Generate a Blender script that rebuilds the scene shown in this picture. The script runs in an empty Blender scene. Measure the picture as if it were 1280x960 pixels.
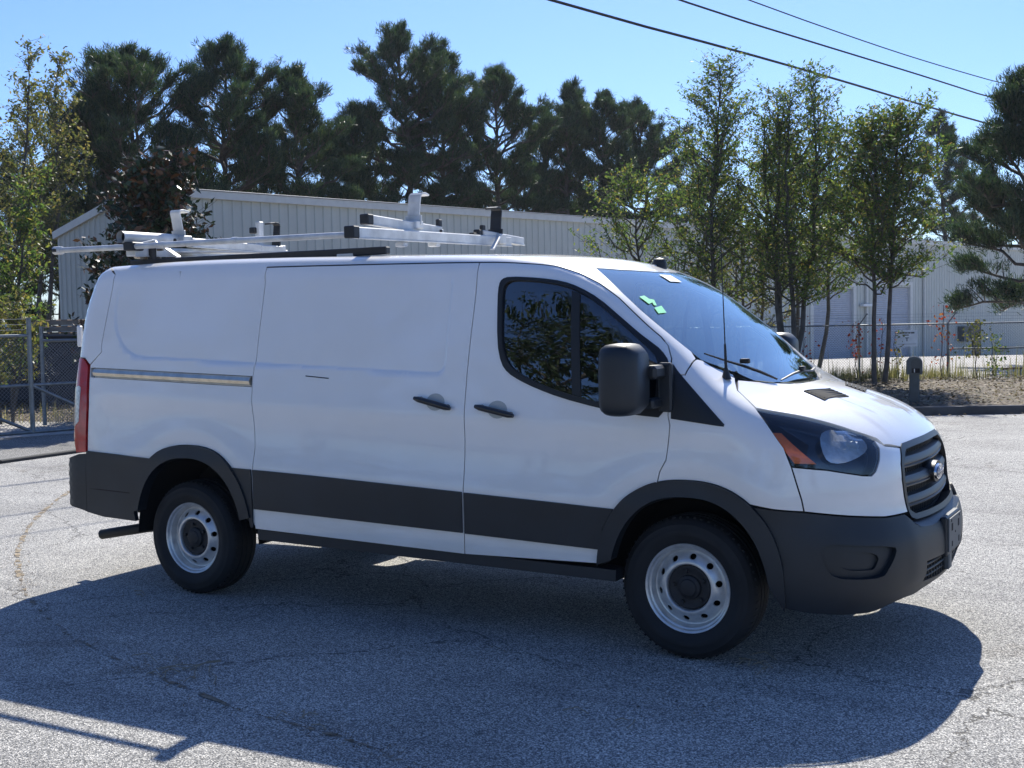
import bpy, math, random
import numpy as np
from mathutils import Vector, Matrix, geometry
S=bpy.context.scene
COL=S.collection
R=math.radians
rng=np.random.default_rng(7)

# ------------------------------------------------------------------ camera
cam_d=bpy.data.cameras.new('camera'); cam=bpy.data.objects.new('camera',cam_d); COL.objects.link(cam)
S.camera=cam
cam_d.sensor_fit='HORIZONTAL'; cam_d.sensor_width=36; cam_d.lens=1529.65/1280*36
cam_d.clip_start=.1; cam_d.clip_end=2000
_y,_p,_r=-.5243,-.0565,-.0182
_f=Vector((math.sin(_y)*math.cos(_p),math.cos(_y)*math.cos(_p),math.sin(_p)))
_x=Vector((math.cos(_y),-math.sin(_y),0)); _u=_x.cross(_f)
_x2=_x*math.cos(_r)+_u*math.sin(_r); _u2=-_x*math.sin(_r)+_u*math.cos(_r)
M=Matrix((_x2,_u2,-_f)).transposed().to_4x4(); M.translation=Vector((2.2427,-6.5207,1.7107))
cam.matrix_world=M

# ------------------------------------------------------------------ light
SUN_DX,SUN_DY=.345,-1.035          # horizontal travel of a shadow per metre of height
el=math.atan2(1,math.hypot(SUN_DX,SUN_DY)); az=math.atan2(-SUN_DX,-SUN_DY)
w=bpy.data.worlds.new('World'); S.world=w; w.use_nodes=True
nt=w.node_tree; nt.nodes.clear()
sky=nt.nodes.new('ShaderNodeTexSky'); sky.sky_type='NISHITA'; sky.sun_disc=False
sky.sun_elevation=el; sky.sun_rotation=az; sky.air_density=1.0; sky.dust_density=.4; sky.ozone_density=2.5; sky.altitude=200
bg=nt.nodes.new('ShaderNodeBackground'); bg.inputs[1].default_value=.15
wo=nt.nodes.new('ShaderNodeOutputWorld')
tint=nt.nodes.new('ShaderNodeMixRGB'); tint.blend_type='MULTIPLY'; tint.inputs[0].default_value=1; tint.inputs[2].default_value=(.39,.50,.72,1)
nt.links.new(sky.outputs[0],tint.inputs[1]); nt.links.new(tint.outputs[0],bg.inputs[0]); nt.links.new(bg.outputs[0],wo.inputs[0])
sd=bpy.data.lights.new('sun','SUN'); sd.energy=4.6; sd.angle=R(.5); sd.color=(1,.955,.86)
sun=bpy.data.objects.new('sun',sd); COL.objects.link(sun)
sun.rotation_euler=Vector((SUN_DX,SUN_DY,-1)).to_track_quat('-Z','Y').to_euler(); sun.location=(-5,20,20)
S.view_settings.view_transform='Standard'; S.view_settings.look='None'; S.view_settings.gamma=1
S.view_settings.exposure=.62
S.cycles.max_bounces=8; S.cycles.transparent_max_bounces=24
S.cycles.sample_clamp_indirect=8

# ------------------------------------------------------------------ helpers
def nodes(name):
    m=bpy.data.materials.new(name); m.use_nodes=True
    t=m.node_tree; t.nodes.clear()
    o=t.nodes.new('ShaderNodeOutputMaterial')
    return m,t,o
def N(t,kind,**kw):
    n=t.nodes.new('ShaderNode'+kind)
    for k,v in kw.items():
        if k.startswith('i_'):
            key=k[2:].replace('_',' ')
            n.inputs[int(key) if key.isdigit() else key].default_value=v
        else: setattr(n,k,v)
    return n
def L(t,a,b): t.links.new(a,b)
def ramp(t,stops,interp='LINEAR'):
    n=t.nodes.new('ShaderNodeValToRGB'); cr=n.color_ramp; cr.interpolation=interp
    while len(cr.elements)<len(stops): cr.elements.new(.5)
    for e,(p,c) in zip(cr.elements,stops):
        e.position=p; e.color=tuple(c)+(1,) if len(c)==3 else c
    return n
def simple(name,col,rough=.5,metal=0,var=0,vscale=6,bump=0,bscale=60,coat=0,spec=.5,emis=None):
    m,t,o=nodes(name)
    p=N(t,'BsdfPrincipled'); p.inputs['Roughness'].default_value=rough; p.inputs['Metallic'].default_value=metal
    p.inputs['Coat Weight'].default_value=coat; p.inputs['Coat Roughness'].default_value=.04
    p.inputs['Specular IOR Level'].default_value=spec
    tc=N(t,'TexCoord')
    if var:
        n=N(t,'TexNoise'); n.inputs['Scale'].default_value=vscale; n.inputs['Detail'].default_value=6
        L(t,tc.outputs['Object'],n.inputs['Vector'])
        a=tuple(c*(1-var) for c in col); b=tuple(min(1,c*(1+var)) for c in col)
        r=ramp(t,[(.3,a),(.7,b)]); L(t,n.outputs[0],r.inputs[0]); L(t,r.outputs[0],p.inputs['Base Color'])
    else: p.inputs['Base Color'].default_value=tuple(col)+(1,)
    if bump:
        n=N(t,'TexNoise'); n.inputs['Scale'].default_value=bscale; n.inputs['Detail'].default_value=4
        L(t,tc.outputs['Object'],n.inputs['Vector'])
        b=N(t,'Bump'); b.inputs['Strength'].default_value=bump; b.inputs['Distance'].default_value=.005
        L(t,n.outputs[0],b.inputs['Height']); L(t,b.outputs[0],p.inputs['Normal'])
    L(t,p.outputs[0],o.inputs[0])
    return m
def newobj(name,me,mat=None,parent=None):
    o=bpy.data.objects.new(name,me); COL.objects.link(o)
    if mat is not None and not me.materials: me.materials.append(mat)
    if parent is not None: o.parent=parent
    return o
def npmesh(name,V,Fc,mat=None,parent=None,normals=None,smooth=True,kind=None):
    """V (n,3); Fc (m,k) array or list of arrays"""
    me=bpy.data.meshes.new(name)
    V=np.asarray(V,np.float32)
    if not isinstance(Fc,list): Fc=[Fc]
    Fc=[np.asarray(f,np.int32) for f in Fc if len(f)]
    me.vertices.add(len(V)); me.vertices.foreach_set('co',V.ravel())
    nl=sum(f.size for f in Fc); npy=sum(len(f) for f in Fc)
    me.loops.add(nl); me.loops.foreach_set('vertex_index',np.concatenate([f.ravel() for f in Fc]))
    me.polygons.add(npy)
    tot=np.concatenate([np.full(len(f),f.shape[1],np.int32) for f in Fc])
    st=np.concatenate([[0],np.cumsum(tot)[:-1]]).astype(np.int32)
    me.polygons.foreach_set('loop_start',st)
    me.update(calc_edges=True); me.validate()
    me.polygons.foreach_set('use_smooth',np.full(len(me.polygons),smooth))
    if normals is not None: me.normals_split_custom_set_from_vertices(np.asarray(normals,float).tolist())
    o=newobj(name,me,mat,parent)
    if kind: o['kind']=kind
    return o
class MB:
    """collects simple solids into one mesh"""
    def __init__(s): s.V=[];s.F=[]
    def add(s,V,Fc):
        b=len(s.V); s.V+= [tuple(v) for v in V]; s.F+=[tuple(b+i for i in f) for f in Fc]; return s
    def box(s,c,d,rot=None,ch=0.0):
        hx,hy,hz=[a/2 for a in d]
        k=min(ch,hx*.45,hy*.45,hz*.45)
        if k<=0:
            V=[Vector((x*hx,y*hy,z*hz)) for x in(-1,1) for y in(-1,1) for z in(-1,1)]
            Fc=[(0,1,3,2),(4,6,7,5),(0,4,5,1),(2,3,7,6),(0,2,6,4),(1,5,7,3)]
        else:
            V=[];idx={}
            for x in(-1,1):
                for y in(-1,1):
                    for z in(-1,1):
                        for a in range(3):
                            q=[x*(hx-k),y*(hy-k),z*(hz-k)]; q[a]=(x*hx,y*hy,z*hz)[a]
                            idx[(x,y,z,a)]=len(V); V.append(Vector(q))
            Fc=[]
            for a in range(3):
                b,c2=[(1,2),(2,0),(0,1)][a]
                for sg in(-1,1):
                    f=[]
                    for (p,q) in ((-1,-1),(1,-1),(1,1),(-1,1)):
                        k3=[0,0,0]; k3[a]=sg;k3[b]=p;k3[c2]=q; f.append(idx[(*k3,a)])
                    Fc.append(tuple(f if sg>0 else f[::-1]))
                for p in(-1,1):
                    for q in(-1,1):
                        # edge along axis a between faces b and c2
                        k0=[0,0,0];k0[a]=-1;k0[b]=p;k0[c2]=q;k1=list(k0);k1[a]=1
                        f=[idx[(*k0,b)],idx[(*k1,b)],idx[(*k1,c2)],idx[(*k0,c2)]]
                        Fc.append(tuple(f if p*q<0 else f[::-1]))
            for x in(-1,1):
                for y in(-1,1):
                    for z in(-1,1):
                        f=[idx[(x,y,z,0)],idx[(x,y,z,1)],idx[(x,y,z,2)]]
                        Fc.append(tuple(f if x*y*z>0 else f[::-1]))
        Mr=rot if rot is not None else Matrix.Identity(3)
        return s.add([Mr@v+Vector(c) for v in V],Fc)
    def tube(s,pts,r,n=8,cap=True,flat=None):
        pts=[Vector(p) for p in pts]; m=len(pts)
        rs=r if isinstance(r,(list,tuple)) else [r]*m
        V=[];prev=None
        for i,p in enumerate(pts):
            t=(pts[min(i+1,m-1)]-pts[max(i-1,0)]).normalized()
            if prev is None:
                a=t.cross(Vector((0,0,1))) if abs(t.z)<.95 else t.cross(Vector((1,0,0)))
            else: a=prev-t*prev.dot(t)
            a.normalize(); b=t.cross(a); prev=a
            for k in range(n):
                th=2*math.pi*k/n
                V.append(p+a*math.cos(th)*rs[i]+b*math.sin(th)*rs[i]*(flat or 1))
        Fc=[(i*n+k,i*n+(k+1)%n,(i+1)*n+(k+1)%n,(i+1)*n+k) for i in range(m-1) for k in range(n)]
        if cap: Fc+=[tuple(range(n))[::-1],tuple((m-1)*n+k for k in range(n))]
        return s.add(V,Fc)
    def bar(s,a,b,w,h,up=(0,0,1),ch=.003):
        a=Vector(a);b=Vector(b);t=(b-a);l=t.length;t.normalize()
        u=Vector(up);sx=t.cross(u).normalized();u=sx.cross(t)
        return s.box((a+b)/2,(l,w,h),Matrix((t,-sx,u)).transposed() if True else None,ch)
    def prism(s,poly,axis,lo,hi):
        """poly list of 2d points, extruded along axis (0,1,2)"""
        n=len(poly); V=[]
        for h in(lo,hi):
            for p in poly:
                v=[0,0,0];v[axis]=h;o=[i for i in range(3) if i!=axis];v[o[0]]=p[0];v[o[1]]=p[1];V.append(v)
        Fc=[tuple(range(n)),tuple(range(n,2*n))[::-1]]+[(i,i+n,(i+1)%n+n,(i+1)%n) for i in range(n)]
        return s.add(V,Fc)
    def lathe(s,prof,c=(0,0,0),axis='y',n=48,close=False):
        """prof: (radius, height along axis)"""
        V=[]
        for (r,h) in prof:
            for k in range(n):
                th=2*math.pi*k/n;a,b=r*math.cos(th),r*math.sin(th)
                v={'y':(a,h,b),'z':(a,b,h),'x':(h,a,b)}[axis]
                V.append(Vector(v)+Vector(c))
        m=len(prof)
        Fc=[(i*n+k,i*n+(k+1)%n,(i+1)*n+(k+1)%n,(i+1)*n+k) for i in range(m-1) for k in range(n)]
        return s.add(V,Fc)
    def build(s,name,mat=None,parent=None,smooth=False,sharp=40,loc=None,kind=None):
        me=bpy.data.meshes.new(name); me.from_pydata(s.V,[],s.F); me.update()
        bmf=__import__('bmesh'); bm=bmf.new(); bm.from_mesh(me)
        bmf.ops.recalc_face_normals(bm,faces=bm.faces); bm.to_mesh(me); bm.free()
        if smooth:
            me.polygons.foreach_set('use_smooth',np.ones(len(me.polygons),bool))
            me.set_sharp_from_angle(angle=R(sharp))
        o=newobj(name,me,mat,parent)
        if loc: o.location=loc
        if kind: o['kind']=kind
        return o
def empty(name,loc,label,cat,group=None,rz=0):
    o=bpy.data.objects.new(name,None); COL.objects.link(o); o.location=loc; o.rotation_euler[2]=rz
    o.empty_display_size=.2
    return tag(o,label,cat,group)
def tag(o,label,cat,group=None):
    o['label']=label; o['category']=cat
    if group: o['group']=group
    return o
def struct(o): o['kind']='structure'; return o

# ------------------------------------------------------------------ body surface of the van
def pch(xk,yk):
    xk=np.array(xk,float); yk=np.array(yk,float)
    h=np.diff(xk); d=np.diff(yk)/h
    m=np.zeros(len(xk)); m[0]=d[0]; m[-1]=d[-1]
    m[1:-1]=(d[:-1]*h[1:]+d[1:]*h[:-1])/(h[:-1]+h[1:])
    def f(x):
        x=np.asarray(x,float); i=np.clip(np.searchsorted(xk,x)-1,0,len(h)-1)
        t=(x-xk[i])/h[i]
        v=(1+2*t)*(1-t)**2*yk[i]+t*(1-t)**2*h[i]*m[i]+t*t*(3-2*t)*yk[i+1]+t*t*(t-1)*h[i]*m[i+1]
        v=np.where(t<0,yk[0]+(x-xk[0])*m[0],v); v=np.where(t>1,yk[-1]+(x-xk[-1])*m[-1],v)
        return v
    return f
def smax(a,b,k):
    h=np.maximum(k-np.abs(a-b),0)/k
    return np.maximum(a,b)+h*h*k/4
def sst(a,b,x):
    t=np.clip((x-a)/(b-a),0,1); return t*t*(3-2*t)
f_zt=pch([-4.30,-3.6,-2.7,-1.8,-1.3,-1.0,-.75,-.5,-.2,.1,.32,.5,.7,.88,1.0],
         [2.104,2.119,2.111,2.086,2.067,2.048,2.011,1.908,1.694,1.443,1.332,1.28,1.208,1.125,1.04])
f_xf=pch([.2,.4,.6,.75,.9,1.05,1.2],[.974,1.045,1.05,.997,.98,.949,.863])
f_xr=pch([.4,.6,1.0,1.5,1.8,2.0],[-4.345,-4.345,-4.335,-4.33,-4.315,-4.262])
f_w=pch([.2,.35,.45,.55,.8,1.09,1.23,1.4,1.6,1.75,1.97,2.15],
        [1.0,1.025,1.033,1.035,1.035,1.018,1.005,.98,.945,.912,.862,.82])
f_low=pch([.5,.7,.80,.86,.95,1.08,1.135,1.16,1.25,1.4],[0,0,.001,-.007,-.013,-.009,-.001,.002,0,0])
def rbox(x,z,x0,x1,z0,z1,r):
    dx=np.maximum(x0+r-x,x-(x1-r)); dz=np.maximum(z0+r-z,z-(z1-r))
    return np.hypot(np.maximum(dx,0),np.maximum(dz,0))+np.minimum(np.maximum(dx,dz),0)-r
def recess_q(x,z):
    zz=(z-(1.343-.038*x)); top=1.94-.008*x-(1.343-.038*x)
    q=rbox(x,zz/top*.6,-3.98,-1.385,0,.6,.07)
    return smax(q,((-3.80-x)-zz)/1.414,.10)
def side_disp(x,z):
    d=f_low(z+.03*(x+1.24))*sst(-4.15,-3.9,x)*sst(.45,.1,x)
    q=recess_q(x,z)          # recessed upper side panel, with its lower rear corner cut off
    d=d-.012*sst(.010,-.010,q)
    r=np.hypot(x+3.26,z-.36)
    d=d+.010*np.exp(-((r-.68)/.07)**2)*sst(.75,.95,z)
    r2=np.hypot(x-.02,z-.36)
    d=d+.010*np.exp(-((r2-.62)/.07)**2)*sst(.7,.9,z)
    return d
def hood_disp(x,y):
    ay=np.abs(y)
    a=.010*sst(.47+.0*x,.40,ay-.12*(x-.6))*sst(.33,.42,x)*sst(.92,.78,x)
    b=.007*sst(.13,.18,ay)*sst(.33,.27,ay-0*x)*sst(.4,.62,x)*sst(.9,.75,x)
    return a-b*.6
def G(X):
    x,y,z=X[...,0],np.abs(X[...,1]),X[...,2]
    yy=y*y
    xt=x-.043*sst(-1.3,-.3,x)*yy
    zt=f_zt(xt); sl=(f_zt(xt+.01)-zt)/.01
    top=(z+(.05+.06*sst(-1.2,-.2,x))*yy-zt-hood_disp(x,y))/np.sqrt(1+sl*sl)
    front=x+.166*yy-f_xf(z)
    side=y-f_w(z)-side_disp(x,z)+.03*sst(-1.2,.6,x)*sst(1.0,1.6,z)
    fs=smax(front,side,.5)
    g=smax(fs,top,.10+.04*sst(-1.,.3,x))
    return smax(g,f_xr(z)-(x-.03*yy),.10)
def gradG(P):
    e=.0015; g=np.zeros_like(P)
    for i in range(3):
        d=np.zeros(3);d[i]=e
        g[:,i]=(G(P+d)-G(P-d))/(2*e)
    return g/np.maximum(np.linalg.norm(g,axis=1,keepdims=True),1e-9)
class ChA:                       # rays from an axis along x
    s=.9
    def __init__(c,z0=.9): c.z0=z0
    def fwd(c,p): return (p[0],math.atan2(p[1],p[2]-c.z0)*c.s)
    def ray(c,q):
        ph=q[:,1]/c.s; o=np.stack([q[:,0],0*ph,0*ph+c.z0],1); d=np.stack([0*ph,np.sin(ph),np.cos(ph)],1); return o,d
class ChC:                       # rays from a vertical axis
    s=.8
    def __init__(c,xc=.3,rear=False): c.xc=xc;c.rear=rear
    def fwd(c,p):
        a=math.atan2(p[1],p[0]-c.xc)
        if c.rear: a=math.atan2(p[1],-(p[0]-c.xc))
        return (a*c.s,p[2])
    def ray(c,q):
        a=q[:,0]/c.s; o=np.stack([0*a+c.xc,0*a,q[:,1]],1)
        d=np.stack([np.cos(a)*(-1 if c.rear else 1),np.sin(a),0*a],1); return o,d
def solve(o,d,hi=2.6):
    ts=np.linspace(.02,hi,90)
    g=G(o[:,None]+d[:,None]*ts[None,:,None]); pos=g>0
    i=np.argmax(pos,1); i=np.where(pos.any(1),i,len(ts)-1)
    a=ts[np.maximum(i-1,0)];b=ts[i]
    for _ in range(26):
        m=(a+b)/2; out=G(o+d*m[:,None])>0
        b=np.where(out,m,b);a=np.where(out,a,m)
    return o+d*a[:,None]
def densify(poly,st):
    out=[];seg=[]
    n=len(poly)
    for i in range(n):
        a=np.array(poly[i]);b=np.array(poly[(i+1)%n]); k=max(1,int(math.ceil(np.linalg.norm(b-a)/st)))
        for j in range(k): out.append(a+(b-a)*j/k);seg.append(i)
    return np.array(out),np.array(seg)
def chaikin(P,it=2,closed=True):
    P=[np.array(p,float) for p in P]
    for _ in range(it):
        Q=[]
        n=len(P)
        rngi=range(n) if closed else range(n-1)
        if not closed:Q.append(P[0])
        for i in rngi:
            a,b=P[i],P[(i+1)%n]; Q+= [a*.75+b*.25,a*.25+b*.75]
        if not closed:Q.append(P[-1])
        P=Q
    return P
def inside(P,poly):
    x,y=P[:,0],P[:,1]; c=np.zeros(len(P),bool); n=len(poly); j=n-1
    for i in range(n):
        xi,yi=poly[i];xj,yj=poly[j]
        if yi!=yj:
            c^=((yi>y)!=(yj>y))&(x<(xj-xi)*(y-yi)/(yj-yi)+xi)
        j=i
    return c
def inset(D,seg,gaps):
    """move boundary points inward by per-segment gap"""
    n=len(D); area=0.5*np.sum(D[:,0]*np.roll(D[:,1],-1)-np.roll(D[:,0],-1)*D[:,1]); sg=1 if area>0 else -1
    nx=np.roll(D,-1,0)-D; nx/=np.maximum(np.linalg.norm(nx,axis=1,keepdims=True),1e-9)
    nrm=np.stack([-nx[:,1],nx[:,0]],1)*sg
    g=np.array([gaps[s] for s in seg]); out=D.copy()
    for i in range(n):
        n1,n2=nrm[i-1],nrm[i];g1,g2=g[i-1],g[i]
        c=abs(n1[0]*n2[1]-n1[1]*n2[0])
        if c<.25: out[i]+= (n1*g1+n2*g2)/2
        else: out[i]+=np.linalg.solve(np.array([n1,n2]),np.array([g1,g2]))
    return out
def panel(name,pts,mat,ch,parent,holes=(),off=0.,rim=.027,step=.03,gap=.0029,ngap=(),mirror=False,both=False,hole_rim=None,hole_gap=0.,name2=None,offf=None,dense=None):
    """a sheet of the body surface inside the outline pts (3d points near the surface)"""
    P=[ch.fwd(p) for p in pts]
    D,seg=densify(P,step*.7)
    gaps=[0. if i in ngap else gap for i in range(len(P))]
    D=inset(D,seg,gaps)
    Hs=[]
    for h in holes:
        hd,hs=densify([ch.fwd(p) for p in h],step*.6)
        if hole_gap: hd=inset(hd,hs,[-hole_gap]*len(h))
        Hs.append(hd)
    lo=D.min(0);hi=D.max(0)
    gx,gy=np.meshgrid(np.arange(lo[0],hi[0],step),np.arange(lo[1],hi[1],step)); gp=np.stack([gx.ravel(),gy.ravel()],1)
    gp[:,0]+=((np.round((gp[:,1]-lo[1])/step)%2)*.5)*step
    if dense is not None:
        fx,fy=np.meshgrid(np.arange(lo[0],hi[0],.010),np.arange(lo[1],hi[1],.0075)); fg=np.stack([fx.ravel(),fy.ravel()],1)
        o,d=ch.ray(fg); a=(.93-0)/np.maximum(np.abs(d[:,1]),.3); pz=o+d*a[:,None]
        fg=fg[np.abs(recess_q(pz[:,0],pz[:,2]))<dense]
        o,d=ch.ray(gp); a=(.93-0)/np.maximum(np.abs(d[:,1]),.3); pz=o+d*a[:,None]
        gp=np.concatenate([gp[np.abs(recess_q(pz[:,0],pz[:,2]))>=dense],fg])
    k=inside(gp,D)
    for h in Hs:k&=~inside(gp,h)
    gp=gp[k]
    allb=np.concatenate([D]+Hs)
    if len(gp):
        dm=np.ones(len(gp),bool)
        for i0 in range(0,len(gp),4000):
            dd=((gp[i0:i0+4000,None]-allb[None])**2).sum(2).min(1); dm[i0:i0+4000]=dd>((step*.42) if dense is None else .006)**2
        gp=gp[dm]
    V2=np.concatenate([allb,gp]); E=[];b=0;loops=[]
    for lp in [D]+Hs:
        n=len(lp);E+=[(b+i,b+(i+1)%n) for i in range(n)];loops.append((b,n));b+=n
    vo,eo,fo,ov,_,_=geometry.delaunay_2d_cdt([Vector(v) for v in V2],E,[],0,1e-6)
    vo=np.array([tuple(v) for v in vo]); F=np.array([tuple(f) for f in fo if len(f)==3])
    cen=vo[F].mean(1); keep=inside(cen,D)
    for h in Hs: keep&=~inside(cen,h)
    F=F[keep]
    omap={}
    for i,l in enumerate(ov):
        for j in l: omap[j]=i
    o,d=ch.ray(vo); P3=solve(o,d); nn=gradG(P3)
    P3=P3+nn*off
    if offf is not None: P3=P3+nn*offf(P3)[:,None]
    # consistent winding
    a,b_,c=P3[F[:,0]],P3[F[:,1]],P3[F[:,2]]
    fn=np.cross(b_-a,c-a); fl=(fn*nn[F[:,0]]).sum(1)<0
    F[fl]=F[fl][:,::-1]
    V=[P3];NN=[nn];Fs=[F];Q=[];base=len(P3)
    for li,(b0,n) in enumerate(loops):
        rm=rim if li==0 else (rim if hole_rim is None else hole_rim)
        if not rm: continue
        ids=np.array([omap[b0+i] for i in range(n)])
        p=P3[ids];q=nn[ids]
        tan=np.roll(p,-1,0)-np.roll(p,1,0)
        on=np.cross(tan,q)
        # outward sign: away from the sheet
        l2=(D if li==0 else Hs[li-1]); ar=np.sum(l2[:,0]*np.roll(l2[:,1],-1)-np.roll(l2[:,0],-1)*l2[:,1])
        on/=np.maximum(np.linalg.norm(on,axis=1,keepdims=True),1e-9)
        cc=P3[F].mean(1)
        j0=np.argmin(((cc[:,None]-p[None,:1])**2).sum(2)[:,0])
        if ((cc[j0]-p[0])@on[0])>0: on=-on
        V+=[p,p-q*rm];NN+=[on,on]
        i=np.arange(n);j=(i+1)%n
        qd=np.stack([base+i,base+j,base+n+j,base+n+i],1)
        a,b_,c=p[0],p[1],p[1]-q[1]*rm
        if np.cross(b_-a,c-a)@on[0]<0: qd=qd[:,::-1]
        Q.append(qd);base+=2*n
    V=np.concatenate(V);NN=np.concatenate(NN)
    fl=[F]+([np.concatenate(Q)] if Q else [])
    def mk(V,NN,fl,nm): return npmesh(nm,V,fl,mat,parent,NN)
    r=None
    if not mirror or both: r=mk(V,NN,fl,name)
    if mirror or both:
        f=np.array([1,-1,1]); r2=mk(V*f,NN*f,[x[:,::-1] for x in fl],name2 or name)
        r=(r,r2) if both else r2
    return r
def spt(x,y=None,z=None):
    """point on the body surface: give x,y (top side) or x,z (near side)"""
    if z is None: o=np.array([[x,y,.9]]);d=np.array([[0,0,1.]])
    else: o=np.array([[x,0,z]]);d=np.array([[0,-1.,0]])
    return tuple(solve(o,d)[0])
def mir(P): return [(p[0],-p[1],p[2]) for p in P]

# ------------------------------------------------------------------ materials
def paint_mat():
    m,t,o=nodes('van_white_paint')
    p=N(t,'BsdfPrincipled'); tc=N(t,'TexCoord')
    n=N(t,'TexNoise',i_Scale=2.2,i_Detail=7,i_Roughness=.65); L(t,tc.outputs['Object'],n.inputs['Vector'])
    r=ramp(t,[(.35,(.90,.885,.86)),(.7,(.87,.85,.815))]); L(t,n.outputs[0],r.inputs[0])
    # road film: more of it low down, streaky
    sp=N(t,'SeparateXYZ'); L(t,tc.outputs['Object'],sp.inputs[0])
    mr=N(t,'MapRange'); mr.inputs[1].default_value=1.25; mr.inputs[2].default_value=.35; L(t,sp.outputs[2],mr.inputs[0])
    mp=N(t,'Mapping'); mp.inputs['Scale'].default_value=(2.5,2.5,9); L(t,tc.outputs['Object'],mp.inputs[0])
    n2=N(t,'TexNoise',i_Scale=1.6,i_Detail=6); L(t,mp.outputs[0],n2.inputs['Vector'])
    mu=N(t,'Math',operation='MULTIPLY'); L(t,mr.outputs[0],mu.inputs[0]); L(t,n2.outputs[0],mu.inputs[1])
    mx=N(t,'MixRGB'); mx.inputs[2].default_value=(.64,.61,.54,1); L(t,mu.outputs[0],mx.inputs[0]); L(t,r.outputs[0],mx.inputs[1])
    L(t,mx.outputs[0],p.inputs['Base Color'])
    rr=N(t,'MapRange'); rr.inputs[3].default_value=.30; rr.inputs[4].default_value=.50; L(t,n2.outputs[0],rr.inputs[0]); L(t,rr.outputs[0],p.inputs['Roughness'])
    p.inputs['Coat Weight'].default_value=1; p.inputs['Coat Roughness'].default_value=.035
    n3=N(t,'TexNoise',i_Scale=3.2,i_Detail=2); L(t,tc.outputs['Object'],n3.inputs['Vector'])
    b=N(t,'Bump'); b.inputs['Strength'].default_value=.22; b.inputs['Distance'].default_value=.006; L(t,n3.outputs[0],b.inputs['Height'])
    L(t,b.outputs[0],p.inputs['Coat Normal'])
    L(t,p.outputs[0],o.inputs[0]); return m
def glass_mat(name,tint,f0=1.5,add=0.,rough=0.,gcol=(1,1,1)):
    m,t,o=nodes(name)
    tr=N(t,'BsdfTransparent'); tr.inputs[0].default_value=tuple(tint)+(1,)
    gl=N(t,'BsdfGlossy'); gl.inputs['Roughness'].default_value=rough; gl.inputs[0].default_value=(gcol[0],gcol[1],gcol[2],1)
    fr=N(t,'Fresnel'); fr.inputs[0].default_value=f0
    ad=N(t,'Math',operation='ADD',use_clamp=True); ad.inputs[1].default_value=add; L(t,fr.outputs[0],ad.inputs[0])
    mx=N(t,'MixShader'); L(t,ad.outputs[0],mx.inputs[0]); L(t,tr.outputs[0],mx.inputs[1]); L(t,gl.outputs[0],mx.inputs[2])
    L(t,mx.outputs[0],o.inputs[0]); return m
M_paint=paint_mat()
M_black=simple('black_textured_plastic',(.012,.017,.023),.46,var=.2,vscale=5,bump=.15,bscale=400)
M_dark=simple('dark_cavity',(.006,.006,.007),.9)
M_rubber=simple('tyre_rubber',(.011,.012,.014),.75,var=.3,vscale=9)
M_rim=simple('silver_wheel_paint',(.60,.60,.59),.33,metal=.55,var=.12,vscale=30)
M_hub=simple('hub_dark',(.018,.018,.02),.6,var=.4,vscale=40)
M_chrome=simple('chrome',(.75,.75,.75),.12,metal=1)
M_bowl=simple('reflector_silver',(.86,.86,.84),.18,metal=.35,var=.3,vscale=22,coat=.6)
M_rail=simple('track_metal',(.62,.58,.50),.28,metal=.9,var=.15,vscale=14)
M_trim=simple('window_trim_black',(.012,.013,.015),.42)
M_cabin=simple('cabin_grey',(.05,.052,.055),.8,var=.2)
M_seat=simple('seat_cloth',(.035,.037,.042),.9,var=.3,vscale=20)
M_side_glass=glass_mat('tinted_side_glass',(.20,.24,.25),1.55,.10)
M_ws=glass_mat('windshield_glass',(.74,.84,.80),1.80,.15,0,(.90,1,1))
M_lens=glass_mat('headlight_lens',(.85,.88,.9),1.5,.02,.02)
M_red=simple('tail_lamp_red',(.45,.012,.018),.12,coat=1,var=.15,vscale=20)
M_clear=simple('tail_lamp_clear',(.55,.55,.52),.12,coat=1,var=.3,vscale=60)
M_amber=simple('amber_lens',(.92,.20,.02),.4,coat=.3,var=.15,vscale=50)
M_alu=simple('rack_white_aluminium',(.62,.62,.60),.42,metal=.1,var=.22,vscale=9)
M_rackblack=simple('rack_black_plastic',(.015,.016,.018),.5)
M_grey_paint=simple('grey_handle_bowl',(.42,.44,.43),.5)
M_sticker=simple('green_sticker',(.25,.85,.42),.5)
M_paper=simple('white_paper_label',(.75,.76,.74),.6)

# ------------------------------------------------------------------ the van
van=empty('cargo_van',(0,0,0),'white low-roof cargo van with black lower cladding and ladder rack, parked in the sun','van')
A9=ChA(.9);A6=ChA(.6);CF=ChC(.3);CR=ChC(-3.6,True)
gap_line=[(-2.731,-.842,2.024),(-1.231,-.836,1.997),(-.937,-.829,1.982),(-.777,-.814,1.962),(-.642,-.805,1.916),(-.526,-.807,1.857),(-.407,-.822,1.776),(-.23,-.857,1.632),(-.161,-.857,1.575),(-.118,-.869,1.532),(-.086,-.908,1.474)]
pil_base=[(-.076,-.955,1.398),(-.009,-.928,1.397),(0,-.872,1.433),(-.002,-.785,1.459)]
ws_near=[(-.651,-.595,1.953),(-.53,-.69,1.885),(-.409,-.769,1.807),(-.30,-.797,1.72),(-.196,-.805,1.641),(-.11,-.797,1.57),(-.037,-.777,1.509),(.013,-.763,1.466),(.071,-.73,1.421),(.125,-.690,1.386)]
hdr=[(-.60,-.40),(-.575,-.2),(-.565,0)]
roof_hdr=[spt(x,y) for x,y in hdr]
rear_rf=[spt(-4.215,0),spt(-4.205,-.45),spt(-4.185,-.66),spt(-4.13,-.78),(-4.03,-.845,2.02)]
wn=[p for p in ws_near if p[0]<.0]
near=rear_rf+gap_line+pil_base+wn[::-1]+roof_hdr
roof_pts=near+mir(near[1:-1])[::-1]
n_r=len(near)
roof_ng=[4]+[len(roof_pts)-5]
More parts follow.
